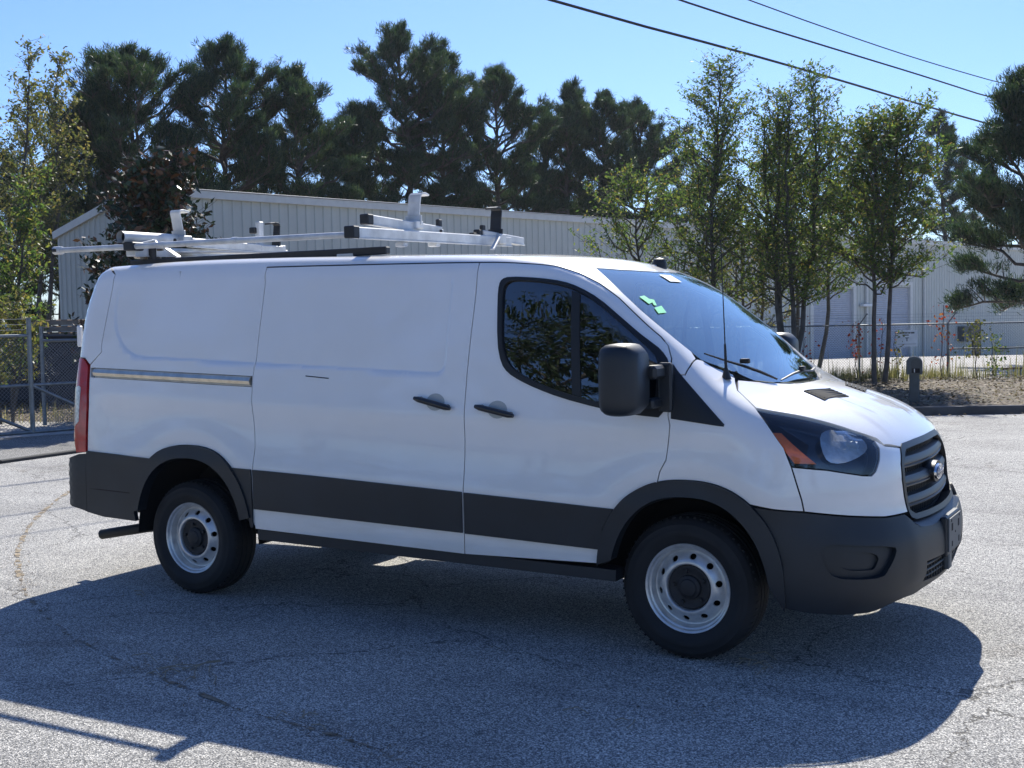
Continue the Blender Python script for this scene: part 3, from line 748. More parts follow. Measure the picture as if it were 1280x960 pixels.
# door handles
M_handle=simple('door_handle_black',(.012,.013,.015),.35,coat=.3)
for a,b in(((-1.552,1.267),(-1.316,1.216)),((-1.160,1.231),(-.924,1.186))):
  for s_ in(1,-1):
    pts=[];n=9
    for i in range(n):
        t=i/(n-1);x=a[0]+(b[0]-a[0])*t;z=a[1]+(b[1]-a[1])*t
        q=spt(x,None,z); pts.append((q[0],(q[1]-.028)*s_,q[2]))
    mb=MB();mb.tube(pts,[.010]+[.0165]*(n-2)+[.010],10);
    for i in(1,n-2): mb.tube([pts[i],(pts[i][0],pts[i][1]+.04*s_,pts[i][2])],.014,8)
    mb.build('door_handle',M_handle,van,smooth=True)
    cx,cz=(a[0]+b[0])/2+.005,(a[1]+b[1])/2+.004
    pol=[(cx+.062*math.cos(t),-1.0,cz+.052*math.sin(t)) for t in np.linspace(0,2*math.pi,25)[:-1]]
    panel('handle_bowl',pol,M_grey_paint,A9,van,off=.0012,rim=0,step=.02,mirror=s_<0)
mb=MB();
pts=[spt(x,None,1.378-.072*(x+2.335)) for x in np.linspace(-2.34,-2.17,6)]
mb.tube([(p[0],p[1]+.0005,p[2]) for p in pts],.0035,6);mb.build('scratch',M_black,van)
# bonnet vents
for s_ in(-1,1):
    vp=[spt(.415,s_*.40),spt(.482,s_*.155),spt(.585,s_*.17),spt(.535,s_*.44)]
    pv=panel('bonnet_vent',vp,M_dark,A6,hood,off=.004,rim=.006,step=.03,gap=0)
    mb=MB()
    for k in range(5):
        t=(k+.5)/5
        a=Vector(vp[0]).lerp(Vector(vp[3]),t);b=Vector(vp[1]).lerp(Vector(vp[2]),t)
        n_=(b-a)*.06; mb.tube([a+n_+Vector((0,0,.007)),b-n_+Vector((0,0,.007))],.0035,5)
    mb.build('vent_louvre',M_black,pv)
# wipers, antenna, puck
mb=MB()
def on(x,y,h):
    p=spt(x,y); return (p[0]+h*.6,p[1],p[2]+h*.8)
mb=MB();mb.tube([on(-.002,-.726,.02),on(.064,-.60,.022),on(.119,-.512,.025),on(.19,-.46,.03),on(.266,-.40,.02)],[.006,.009,.012,.013,.008],6,flat=.6);mb.box(on(.111,-.489,.045),(.05,.03,.025),ch=.005)
mb.build('wiper',M_rackblack,van,smooth=True)
mb=MB();mb.tube([on(.275,-.342,.01),on(.27,-.15,.025),on(.265,0.0,.03),on(.27,.19,.025),on(.22,.44,.02)],[.006,.010,.013,.012,.007],6,flat=.6);mb.box(on(.262,.0,.045),(.03,.05,.025),ch=.005)
mb.build('wiper',M_rackblack,van,smooth=True)
mb=MB();mb.lathe([(0,.0),(.026,0),(.020,.02),(.011,.05),(.008,.06),(.006,.17),(.003,.18),(.0025,.69),(0,.69)],(.133,-.75,1.372),'z',12)
mb.V=[(v[0]-(v[2]-1.372)*.035,v[1],v[2]) for v in mb.V]
mb.build('antenna',M_rackblack,van,smooth=True)
p=spt(-.70,.38)
mb=MB();mb.lathe([(.045,-.03),(.045,.02),(.035,.045),(.0,.055)],(p[0],p[1],p[2]),'z',16);mb.build('roof_beacon',M_rackblack,van,smooth=True)
mb=MB();mb.box((p[0]-.05,p[1]-.06,p[2]-.0),(.10,.10,.02),ch=.006);mb.build('beacon_pad',M_paint,van)
# stickers on the windshield
def stick(name,pts,mat):
    return panel(name,[spt(x,y) for x,y in pts],mat,A9,ws,off=.0015,rim=0,step=.05,gap=0)
stick('sticker',[(-.371,-.663),(-.371,-.60),(-.325,-.585),(-.318,-.66)],M_sticker)
stick('sticker',[(-.345,-.585),(-.335,-.555),(-.300,-.60),(-.305,-.625)],M_sticker)
stick('sticker',[(-.291,-.653),(-.293,-.555),(-.25,-.591),(-.257,-.681)],M_sticker)
stick('paper_label',[(-.53,-.03),(-.53,.14),(-.455,.13),(-.455,-.04)],M_paper)
# mirrors
for s_ in(1,-1):
    mb=MB()
    # housing: rounded block tapering outward, built from stacked rounded rectangles along x (thickness)
    ring=[];nx=9
    for i in range(nx):
        t=i/(nx-1); x=-.300+.185*t
        sc=[.80,.94,.985,1,1,.98,.93,.82,.60][i]
        cy=-1.205;hw=.128*sc;hh=.174*(sc*.5+.5)*(1 if i<7 else .94)
        r_=.05
        pts=[]
        for k in range(24):
            a=2*math.pi*k/24; ca,sa=math.cos(a),math.sin(a)
            e=.42
            pts.append((x+ (.0),s_*(cy+hw*math.copysign(abs(ca)**e,ca)),1.392+hh*math.copysign(abs(sa)**e,sa)))
        ring.append(pts)
    V=[v for r0 in ring for v in r0];n=24
    F=[(i*n+k,i*n+(k+1)%n,(i+1)*n+(k+1)%n,(i+1)*n+k) for i in range(nx-1) for k in range(n)]+[tuple(range(n))[::-1],tuple((nx-1)*n+k for k in range(n))]
    mb.add(V,F)
    mr=mb.build('door_mirror',M_black,van,smooth=True,sharp=60)
    mb=MB();mb.box((-.115,s_*-1.06,1.422),(.075,.16,.066),ch=.015);mb.box((-.13,s_*-1.04,1.27),(.06,.16,.05),ch=.012);mb.box((-.085,s_*-1.0,1.345),(.07,.04,.24),ch=.02)
    mb.build('mirror_arm',M_black,mr,smooth=True,sharp=30)
    mb=MB();mb.box((-.302,s_*-1.205,1.43),(.006,.16,.18),ch=.002);mb.box((-.302,s_*-1.205,1.29),(.006,.16,.07),ch=.002);mb.build('mirror_glass',M_chrome,mr)
# cabin
mb=MB();mb.box((-1.32,0,1.1),(.03,1.78,.9));mb.box((-1.32,0,1.72),(.03,1.62,.40));mb.build('bulkhead',M_cabin,van)
mb=MB();mb.box((-.88,0,.72),(.86,1.8,.06));mb.box((-.2,0,.78),(.5,1.2,.06));mb.build('cabin_floor',M_cabin,van)
mb=MB();mb.box((.06,0,1.13),(.42,1.66,.26),Matrix.Rotation(R(8),3,'Y'),.07);mb.box((-.02,0,.95),(.24,1.6,.3),ch=.05);mb.build('dashboard',simple('dash_grey',(.16,.17,.17),.7,var=.15),van,smooth=True,sharp=30)
mb=MB();mb.box((.02,-.30,1.262),(.20,.28,.006));mb.build('dash_papers',M_paper,van)
for y in(-.48,.48):
    mb=MB();mb.box((-.72,y,1.03),(.5,.5,.16),ch=.05);mb.box((-.95,y,1.36),(.14,.48,.62),Matrix.Rotation(R(-10),3,'Y'),.05);mb.box((-1.02,y,1.75),(.09,.26,.17),Matrix.Rotation(R(-6),3,'Y'),.03)
    mb.build('seat',M_seat,van,smooth=True,sharp=30)
mb=MB();
pts=[Vector((-.27,.48,1.25))+Matrix.Rotation(R(-28),3,'Y')@Vector((0,.19*math.cos(a),.19*math.sin(a))) for a in np.linspace(0,2*math.pi,25)]
mb.tube(pts,.014,8,cap=False);mb.tube([(-.27,.48,1.25),(.0,.48,1.12)],.03,8);mb.box((-.26,.48,1.25),(.03,.36,.03));mb.build('steering_wheel',M_rackblack,van,smooth=True)
# wheels
def wheel(x,s_,steer=0):
    prof=[(.213,-.950),(.222,-.962),(.24,-.972),(.262,-.9790),(.264,-.9805),(.290,-.983),(.292,-.9815),(.318,-.979),(.320,-.976),(.336,-.966),(.346,-.950),(.353,-.925),(.355,-.905),(.347,-.903),(.347,-.893),(.3555,-.891),(.356,-.862),(.348,-.860),(.348,-.850),(.356,-.848),(.356,-.818),(.348,-.816),(.348,-.806),(.3555,-.804),(.353,-.775),(.34,-.755),(.30,-.742),(.21,-.76)]
    mb=MB();mb.lathe([(r_,y) for r_,y in prof],n=72)
    # tread blocks at the shoulder
    ty=mb
    for k in range(60):
        a=2*math.pi*k/60; c,s0=math.cos(a),math.sin(a)
        ty.box((.3500*c,-.934,.3500*s0),(.008,.030,.010),Matrix(((c,0,-s0),(0,1,0),(s0,0,c))))
    def fin(mb,name,mat,par,sh=40):
        mb.V=[(v[0],v[1]*(-1 if s_<0 else 1),v[2]) for v in mb.V]
        return mb.build(name,mat,par,smooth=True,sharp=sh)
    hubo=bpy.data.objects.new('wheel',None);COL.objects.link(hubo);hubo.parent=van;hubo.location=(x,0,.355);hubo.empty_display_size=.2
    fin(ty,'tyre',M_rubber,hubo,50)
    mb=MB();mb.lathe([(.212,-.945),(.217,-.964),(.2215,-.966),(.2225,-.962),(.2225,-.955)],n=64)
    mb.lathe([(.2185,-.9655),(.212,-.962),(.206,-.950),(.198,-.946),(.193,-.935),(.190,-.915),(.187,-.80),(.20,-.77)],n=64)
    # disc with holes
    D=[];E=[]
    def ringp(r_,n_,b=0,c=(0,0)): return [(c[0]+r_*math.cos(2*math.pi*k/n_),c[1]+r_*math.sin(2*math.pi*k/n_)) for k in range(n_)]
    loops=[ringp(.189,64),ringp(.116,48)]
    hol=[]
    for k in range(10):
        a=2*math.pi*(k+.3)/10; cx,cz=.1545*math.cos(a),.1545*math.sin(a)
        h=[]
        for j in range(14):
            b_=2*math.pi*j/14; u_,v_=.0135*math.cos(b_),.0165*math.sin(b_)
            h.append((cx+u_*math.cos(a)-v_*math.sin(a),cz+u_*math.sin(a)+v_*math.cos(a)))
        hol.append(h);loops.append(h)
    extra=ringp(.182,64)+ringp(.174,64)+ringp(.166,64)+ringp(.144,64)+ringp(.135,64)+ringp(.127,64)+ringp(.120,48)
    extra=[e for e in extra if all(not inside(np.array([e]),[( (q[0]-h[0][0])*1.0+h[0][0],q[1]) for q in h])[0] for h in hol)]
    pts=[];
    for lp in loops:
        b=len(pts);pts+=lp;E+=[(b+i,b+(i+1)%len(lp)) for i in range(len(lp))]
    pts+=extra
    vo,eo,fo,*_=geometry.delaunay_2d_cdt([Vector(q) for q in pts],E,[],0,1e-7)
    vo=np.array([tuple(v) for v in vo]);F=np.array([tuple(f) for f in fo]);cen=vo[F].mean(1);rr=np.hypot(cen[:,0],cen[:,1])
    kp=(rr<.1888)&(rr>.1163)
    for h in hol: kp&=~inside(cen,h)
    F=F[kp];ry=np.hypot(vo[:,0],vo[:,1])
    yy=np.interp(ry,[.116,.120,.127,.135,.144,.166,.174,.182,.189],[-.946,-.950,-.9505,-.948,-.942,-.918,-.911,-.908,-.910])
    mb.add([(a[0],y_,a[1]) for a,y_ in zip(vo,yy)],[tuple(f) for f in F])
    for h in hol:
        b=[];
        for q in h:
            r_=math.hypot(*q);y_=float(np.interp(r_,[.116,.120,.127,.135,.144,.166,.174,.182,.189],[-.946,-.950,-.9505,-.948,-.942,-.918,-.911,-.908,-.910]));b.append((q[0],y_,q[1]))
        n_=len(b);mb.add(b+[(q[0],q[1]+.010,q[2]) for q in b],[(i,(i+1)%n_,n_+(i+1)%n_,n_+i) for i in range(n_)])
    mb.lathe([(.116,-.946),(.113,-.938),(.112,-.90)],n=48)
    rim_=fin(mb,'rim',M_rim,hubo,35)
    mb=MB();mb.lathe([(.19,-.86),(.0,-.86)],n=32);fin(mb,'brake_backing',M_dark,hubo)
    mb=MB();mb.lathe([(.112,-.925),(.108,-.936),(.10,-.938),(.075,-.930),(.062,-.930),(.058,-.944),(.045,-.950),(.040,-.958),(.028,-.962),(.0,-.963)],n=40)
    for k in range(5):
        a=2*math.pi*(k+.4)/5; mb.lathe([(.0001,-.948),(.010,-.947),(.012,-.93)],(.082*math.cos(a),0,.082*math.sin(a)),n=6)
    fin(mb,'hub_cap',M_hub,hubo,30)
    if steer: hubo.rotation_euler[2]=steer
    return hubo
for x in(0,-3.3):
    for s_ in(1,-1): wheel(x,s_)

# ------------------------------------------------------------------ ladder rack (bolted to the roof)
mb=MB()
rack=bpy.data.objects.new('ladder_rack',None);COL.objects.link(rack);rack.parent=van
for s_ in(-1,1):
    mb=MB();mb.box((-3.0,s_*.68,2.098),(2.10,.045,.045),ch=.006);mb.build('side_rail',M_rackblack,rack)
mb=MB()
for s_ in(-1,1):
    for x in(-3.75,-3.05,-2.25): mb.box((x,s_*.68,2.075),(.12,.055,.03),ch=.004)
for s_ in (-1,1):
    mb.box((-2.75,s_*.665,2.077),(1.3,.03,.008))
mb.build('rack_foot',M_alu,rack)
def xbar(x,y0,y1,z0,z1,w,h,name='crossbar'):
    mb=MB();mb.bar((x,y0,z0),(x,y1,z1),w,h,ch=.006)
    # folded lips
    mb.bar((x-w*.5,y0,z0+h*.5),(x-w*.5,y1,z1+h*.5),.008,.008);mb.bar((x+w*.5,y0,z0-h*.5),(x+w*.5,y1,z1-h*.5),.012,.008)
    return mb.build(name,M_alu,rack)
def block(c,d,name='end_cap',par=None,mat=None,rot=None):
    mb=MB();mb.box(c,d,rot,.006);return mb.build(name,mat or M_rackblack,par or rack)
c1=xbar(-2.11,-.80,.98,2.203,2.225,.07,.065)
block((-2.09,-.84,2.203),(.075,.06,.07),par=c1)
c2=xbar(-2.16,-.58,.18,2.292,2.262,.06,.058,'grip_bar')
block((-2.16,-.60,2.293),(.066,.06,.062),par=c2)
c3=xbar(-2.12,.62,1.18,2.262,2.235,.07,.055,'grip_bar')
block((-2.12,.60,2.262),(.05,.05,.06),par=c3);block((-2.12,.545,2.25),(.04,.07,.035),par=c3)
def hook(x,y,z0,h,lean,mat,w=.07,t=.012,curl=.09,dirn=1):
    mb=MB()
    n=10;prev=None
    P=[(y,z0),(y+lean*.15,z0+h*.3),(y+lean*.5,z0+h*.7),(y+lean*.8,z0+h*.93),(y+lean+.015*dirn,z0+h),(y+lean+.05*dirn,z0+h+.004),(y+lean+curl*dirn,z0+h-.006)]
    for i in range(len(P)-1):
        ww=w*(1.35 if i==0 else 1)
        mb.bar((x,P[i][0],P[i][1]),(x,P[i+1][0],P[i+1][1]),ww,t,up=(0,1,.01),ch=.002)
    return mb.build('ladder_hook',mat,rack)
h1=hook(-2.16,-.11,2.285,.20,.03,M_alu,.09)
block((-2.16,-.115,2.285),(.11,.075,.05),'hook_bracket',h1,M_alu);block((-2.22,-.145,2.30),(.05,.05,.03),'hook_bolt',h1)
h2=hook(-2.12,.83,2.245,.205,.03,M_rackblack,.085,.012,.09,-1)
block((-2.08,.83,2.235),(.05,.09,.07),'hook_bracket',h2,M_alu);
mb=MB();mb.bar((-1.98,.55,2.15),(-2.08,.83,2.27),.03,.012);mb.build('brace',M_alu,h2)
block((-2.15,.165,2.30),(.03,.04,.075),'stop_post');block((-2.15,.165,2.26),(.04,.06,.03),'stop_base',mat=M_alu)
block((-2.12,.66,2.28),(.03,.04,.09),'stop_post')
for y in(-.55,-.28): 
    mb=MB();mb.lathe([(0,-.05),(.028,-.048),(.028,-.03),(.015,-.03),(.015,0)],(-2.13-.03,y,2.212),'x',14);mb.V=[(-(v[0]+2.16)*-1-2.10+.045*0,v[1],v[2]) for v in mb.V];mb.build('bolt_head',M_rackblack,c1,smooth=True)
for y,z in((-.30,2.175),(.06,2.19)):
    block((-2.12,y,z-.02),(.07,.05,.03),'clamp',c1,M_alu)
# rear crossbar assembly
c4=xbar(-3.93,-.80,.72,2.165,2.205,.09,.055)
mb=MB();mb.tube([(-3.95,-.86,2.262),(-3.95,-.30,2.262)],.040,20,cap=False);mb.tube([(-3.95,-.859,2.262),(-3.95,-.30,2.262)],.035,20,cap=False)
c5=mb.build('rack_tube',M_alu,rack,smooth=True)
mb=MB();mb.tube([(-3.95,-.82,2.262),(-3.95,-.8,2.262)],.034,16);mb.build('tube_plug',M_dark,c5)
mb=MB();mb.bar((-3.90,-.62,2.25),(-3.70,-.60,2.13),.05,.012,ch=.003);mb.bar((-3.92,-.80,2.21),(-3.90,-.62,2.25),.05,.012);mb.build('brace',M_alu,rack)
block((-3.90,-.80,2.20),(.09,.10,.055),'pivot_block');block((-3.88,-.66,2.15),(.04,.05,.12),'pivot_block')
mb=MB()
for x,z in((-4.06,2.16),(-4.0,2.13),(-3.93,2.12)): mb.box((x,-.62,z),(.05,.04,.05),ch=.01)
mb.bar((-4.10,-.62,2.19),(-3.84,-.60,2.185),.02,.015);mb.bar((-4.08,-.6,2.14),(-3.86,-.6,2.13),.015,.015)
mb.build('latch_plate',simple('worn_steel',(.25,.22,.18),.5,metal=.6,var=.4,vscale=30),rack)
c6=xbar(-3.88,-.32,.62,2.245,2.225,.07,.06,'grip_bar')
h3=hook(-3.93,-.36,2.27,.19,-.04,M_alu,.09,.012,.10,1)
block((-3.93,-.345,2.265),(.14,.08,.05),'hook_bracket',h3,M_alu)
block((-3.93,-.42,2.25),(.05,.03,.04),'hook_bolt',h3)
h4=hook(-3.90,.60,2.24,.185,.02,M_rackblack,.06,.012,.11,-1);block((-3.90,.64,2.235),(.06,.08,.06),'hook_bracket',h4,M_alu)
block((-3.90,.42,2.33),(.045,.05,.20),'clamp_post',mat=M_alu);block((-3.93,.395,2.365),(.05,.06,.045),'clamp_pad')
block((-3.90,.43,2.225),(.12,.12,.06),'clamp_base',mat=M_alu);block((-3.92,.30,2.215),(.05,.06,.05),'clamp_pad')
mb=MB();mb.bar((-3.9,-.45,2.175),(-3.2,.2,2.165),.20,.008,ch=.002);mb.build('side_plate',M_alu,rack)
# long torque pole that runs back past the tail
mb=MB();mb.tube([(-4.58,-.82,2.203),(-3.9,-.82,2.198),(-3.2,-.82,2.197),(-2.10,-.82,2.190)],.0185,14)
pole=mb.build('torque_pole',M_alu,rack,smooth=True)
mb=MB();mb.tube([(-4.63,-.82,2.203),(-4.56,-.82,2.203)],.028,14);mb.build('pole_end',M_alu,pole,smooth=True)
mb=MB();mb.box((-4.605,-.846,2.203),(.04,.02,.022),ch=.004);mb.build('end_cap',M_rackblack,pole)
mb=MB()
for x in(-3.62,-3.0): mb.tube([(x-.02,-.82,2.197),(x+.02,-.82,2.197)],.022,12)
mb.build('pole_collar',M_alu,pole,smooth=True)

# ------------------------------------------------------------------ the site
CX,CY=2.2427,-6.5207
FH=np.array([-.50060716,.86567458]);RH=np.array([.86567458,.50060716])
def st(a,b): return (CX+RH[0]*a+FH[0]*b, CY+RH[1]*a+FH[1]*b)
f_ter=pch([-60,20,27,45,55,62,73,120,300],[0,0,0,-.2,-.5,-.86,-1.45,-2.2,-3])
def ter(a,b): return float(f_ter(b)) if b>20 else 0.
def ds(u,b): return (u-640)/1529.65*b      # lateral offset of a bearing at distance b
def zt(v,u,b): return 1.71+((406-24*u/1280)-v)*b/1529.65
def sheet(name,poly,dz,mat,step=2.,noise=0,kind='structure',ns=1.):
    D,_=densify([np.array(p,float) for p in poly],step)
    lo=D.min(0);hi=D.max(0)
    gx,gy=np.meshgrid(np.arange(lo[0],hi[0],step),np.arange(lo[1],hi[1],step));g=np.stack([gx.ravel(),gy.ravel()],1)
    g=g[inside(g,D)]
    if len(g): g=g[((g[:,None]-D[None])**2).sum(2).min(1)>(step*.4)**2]
    n=len(D)
    vo,eo,fo,*_=geometry.delaunay_2d_cdt([Vector(q) for q in np.concatenate([D,g])],[(i,(i+1)%n) for i in range(n)],[],0,1e-6)
    vo=np.array([tuple(v) for v in vo]);F=np.array([tuple(f) for f in fo if len(f)==3]);F=F[inside(vo[F].mean(1),D)]
    z=np.where(vo[:,1]>20,f_ter(vo[:,1]),0)+dz
    if noise:
        e=np.minimum(((vo[:,None]-D[None])**2).sum(2).min(1)**.5/1.2,1) if len(vo)<9000 else 1
        z=z+noise*e*(.5+.5*np.sin(vo[:,0]*1.7*ns+np.sin(vo[:,1]*1.1*ns)*2)*np.sin(vo[:,1]*1.9*ns+1)+.25*rng.standard_normal(len(vo)))
    X=CX+RH[0]*vo[:,0]+FH[0]*vo[:,1];Y=CY+RH[1]*vo[:,0]+FH[1]*vo[:,1]
    V=np.stack([X,Y,z],1)
    a,b,c=V[F[:,0]],V[F[:,1]],V[F[:,2]];fl=np.cross(b-a,c-a)[:,2]<0;F[fl]=F[fl][:,::-1]
    return npmesh(name,V,F,mat,kind=kind)
def asphalt_mat(name='asphalt',light=1.0,cr=True):
    m,t,o=nodes(name);p=N(t,'BsdfPrincipled');tc=N(t,'TexCoord')
    pos=tc.outputs['Object']
    v=N(t,'TexVoronoi',i_Scale=180.);L(t,pos,v.inputs['Vector'])
    sep=N(t,'SeparateColor');L(t,v.outputs['Color'],sep.inputs[0])
    ag=ramp(t,[(0,(.045,.046,.048)),(.42,(.13,.128,.122)),(.72,(.26,.252,.235)),(1,(.46,.44,.40))])
    L(t,sep.outputs[0],ag.inputs[0])
    n1=N(t,'TexNoise',i_Scale=.45,i_Detail=8,i_Roughness=.62);L(t,pos,n1.inputs['Vector'])
    mr=N(t,'MapRange');mr.inputs[1].default_value=.3;mr.inputs[2].default_value=.7;mr.inputs[3].default_value=.76*light;mr.inputs[4].default_value=1.22*light;L(t,n1.outputs[0],mr.inputs[0])
    mu=N(t,'MixRGB',blend_type='MULTIPLY');mu.inputs[0].default_value=1;L(t,ag.outputs[0],mu.inputs[1]);L(t,mr.outputs[0],mu.inputs[2])
    col=mu.outputs[0]
    # drag marks and stains stretched along the lot
    mp=N(t,'Mapping');mp.inputs['Scale'].default_value=(.35,2.2,1);mp.inputs['Rotation'].default_value=(0,0,R(35));L(t,pos,mp.inputs[0])
    n2=N(t,'TexNoise',i_Scale=1.2,i_Detail=5);L(t,mp.outputs[0],n2.inputs['Vector'])
    r2=ramp(t,[(.52,(1,1,1)),(.72,(.78,.78,.79))]);L(t,n2.outputs[0],r2.inputs[0])
    m2=N(t,'MixRGB',blend_type='MULTIPLY');m2.inputs[0].default_value=1;L(t,col,m2.inputs[1]);L(t,r2.outputs[0],m2.inputs[2]);col=m2.outputs[0]
    n5=N(t,'TexNoise',i_Scale=1.1,i_Detail=7,i_Roughness=.7,i_Distortion=.6);L(t,pos,n5.inputs['Vector'])
    r5=ramp(t,[(.60,(1,1,1)),(.68,(.72,.69,.66)),(.80,(.62,.60,.58))]);L(t,n5.outputs[0],r5.inputs[0])
    m5=N(t,'MixRGB',blend_type='MULTIPLY');m5.inputs[0].default_value=.8;L(t,col,m5.inputs[1]);L(t,r5.outputs[0],m5.inputs[2]);col=m5.outputs[0]
    hgt=v.outputs['Distance']
    bmp=N(t,'Bump');bmp.inputs['Strength'].default_value=.75;bmp.inputs['Distance'].default_value=.007;L(t,hgt,bmp.inputs['Height'])
    nrm=bmp.outputs[0]
    if cr:
        nw=N(t,'TexNoise',i_Scale=1.4,i_Detail=6,i_Roughness=.7);L(t,pos,nw.inputs['Vector'])
        mx=N(t,'MixRGB',blend_type='LINEAR_LIGHT');mx.inputs[0].default_value=.30;L(t,pos,mx.inputs[1]);L(t,nw.outputs['Color'],mx.inputs[2])
        for sc,wd,msk in((.42,.0035,.0),(1.5,.0045,.60)):
            vc=N(t,'TexVoronoi',feature='DISTANCE_TO_EDGE',i_Scale=sc);L(t,mx.outputs[0],vc.inputs['Vector'])
            rc=ramp(t,[(0,(0,0,0)),(wd*sc*1.2,(1,1,1))]);L(t,vc.outputs['Distance'],rc.inputs[0])
            fac=rc.outputs[0]
            nm=N(t,'TexNoise',i_Scale=.5 if msk else .9,i_Detail=3);L(t,pos,nm.inputs['Vector'])
            rm=ramp(t,[(msk if msk else .40,(1,1,1)),((msk if msk else .40)+.06,(0,0,0))]);L(t,nm.outputs[0],rm.inputs[0])
            mxx=N(t,'Math',operation='MAXIMUM');L(t,fac,mxx.inputs[0]);L(t,rm.outputs[0],mxx.inputs[1])
            mc=N(t,'MixRGB');mc.inputs[1].default_value=(.08,.076,.068,1);L(t,mxx.outputs[0],mc.inputs[0]);L(t,col,mc.inputs[2]);col=mc.outputs[0]
            b2=N(t,'Bump');b2.inputs['Strength'].default_value=.6;b2.inputs['Distance'].default_value=.008;L(t,mxx.outputs[0],b2.inputs['Height']);L(t,nrm,b2.inputs['Normal']);nrm=b2.outputs[0]
    L(t,col,p.inputs['Base Color']);L(t,nrm,p.inputs['Normal']);p.inputs['Roughness'].default_value=.82;p.inputs['Specular IOR Level'].default_value=.35
    L(t,p.outputs[0],o.inputs[0]);return m
M_asph=asphalt_mat(light=1.9)
M_asph2=asphalt_mat('driveway_asphalt',1.2,False)
def litter_mat():
    m,t,o=nodes('leaf_litter_ground');p=N(t,'BsdfPrincipled');tc=N(t,'TexCoord')
    v=N(t,'TexVoronoi',i_Scale=14.);L(t,tc.outputs['Object'],v.inputs['Vector'])
    sep=N(t,'SeparateColor');L(t,v.outputs['Color'],sep.inputs[0])
    r=ramp(t,[(0,(.035,.026,.018)),(.35,(.10,.07,.045)),(.65,(.20,.15,.10)),(.85,(.10,.10,.045)),(1,(.34,.28,.21))]);L(t,sep.outputs[0],r.inputs[0])
    n=N(t,'TexNoise',i_Scale=.6,i_Detail=5);L(t,tc.outputs['Object'],n.inputs['Vector'])
    mr=N(t,'MapRange');mr.inputs[3].default_value=.5;mr.inputs[4].default_value=1.4;L(t,n.outputs[0],mr.inputs[0])
    mu=N(t,'MixRGB',blend_type='MULTIPLY');mu.inputs[0].default_value=1;L(t,r.outputs[0],mu.inputs[1]);L(t,mr.outputs[0],mu.inputs[2]);L(t,mu.outputs[0],p.inputs['Base Color'])
    b=N(t,'Bump');b.inputs['Strength'].default_value=.9;b.inputs['Distance'].default_value=.03;L(t,v.outputs['Distance'],b.inputs['Height']);L(t,b.outputs[0],p.inputs['Normal'])
    p.inputs['Roughness'].default_value=.9;L(t,p.outputs[0],o.inputs[0]);return m
M_litter=litter_mat()
M_conc=simple('pale_concrete_lot',(.42,.40,.37),.9,var=.14,vscale=.8,bump=.3,bscale=30)
M_gravel=simple('pale_gravel',(.38,.36,.33),.95,var=.3,vscale=9,bump=.8,bscale=40)
M_kerb=simple('old_kerb_concrete',(.075,.072,.07),.9,var=.35,vscale=3,bump=.4,bscale=30)
# far ground
ga=[-400,-150,-60,-30,-12,0,12,30,60,150,400];gb=[-300,-100,-30,0,20,27,36,45,55,62,73,95,120,200,500]
V=[];F=[]
for j,b in enumerate(gb):
    for i,a in enumerate(ga):
        x,y=st(a,b);V.append((x,y,ter(a,b)-.03))
        if i and j: k=j*len(ga)+i;F.append((k-len(ga)-1,k-len(ga),k,k-1))
struct(npmesh('ground',V,np.array(F),M_litter))
sheet('parking_lot',[(-70,-60),(60,-60),(60,19.45),(8.2,19.32),(3.2,19.2),(-1,19.3),(-3.2,21.5),(-5.72,16.1),(-6.32,14.95),(-8.5,11.2),(-14,5),(-70,5)],0,M_asph,4.)
sheet('driveway_apron',[(-3.2,21.4),(-5.72,16.0),(-6.32,14.85),(-8.5,11.1),(-14,4.9),(-30,5),(-14,12.6),(-8.9,17.6),(-7.72,18.3),(-6.7,19.1),(-4.6,21.7)],-.012,M_asph2,2.)
sheet('gravel_drive',[(-14,12.7),(-8.9,17.7),(-7.72,18.4),(-6.5,19.3),(-6.9,21.0),(-8.2,21.4),(-10,22.2),(-16,20)],-.015,M_gravel,1.5)
sheet('far_lot',[(1.5,28.6),(60,29.6),(60,120),(52,95),(21,62.4),(-4,36.5),(-4,30)],.0,M_conc,4.)
verge=sheet('verge',[(-2.2,19.35),(3.2,19.42),(8.2,19.52),(45,19.7),(45,28.3),(9.9,28.0),(1.5,28.2),(-3,27.5)],.05,M_litter,.45,noise=.07)
def kerb(a0,b0,a1,b1,h=.13,w=.16,name='kerb'):
    p=Vector((*st(a0,b0),h/2-.01));q=Vector((*st(a1,b1),h/2-.01))
    mb=MB();n=max(1,int((q-p).length/3))
    for i in range(n):
        mb.bar(p.lerp(q,i/n),p.lerp(q,(i+.996)/n),w,h+.02,ch=.015)
    return struct(mb.build(name,M_kerb))
kerb(-1,19.36,8.2,19.42);kerb(8.25,19.15,45,19.4,.16)
mb=MB()
for (a,b),(c,d) in zip([(-14,5),(-8.5,11.2),(-6.32,14.95),(-5.72,16.1)],[(-8.5,11.2),(-6.32,14.95),(-5.72,16.1),(-3.2,21.5)]):
    mb.bar((*st(a,b),.018),(*st(c,d),.018),.09,.05,ch=.01)
struct(mb.build('apron_edge',simple('dark_edge',(.03,.03,.03),.8)))  # plain dark raised strip along the near side of the apron
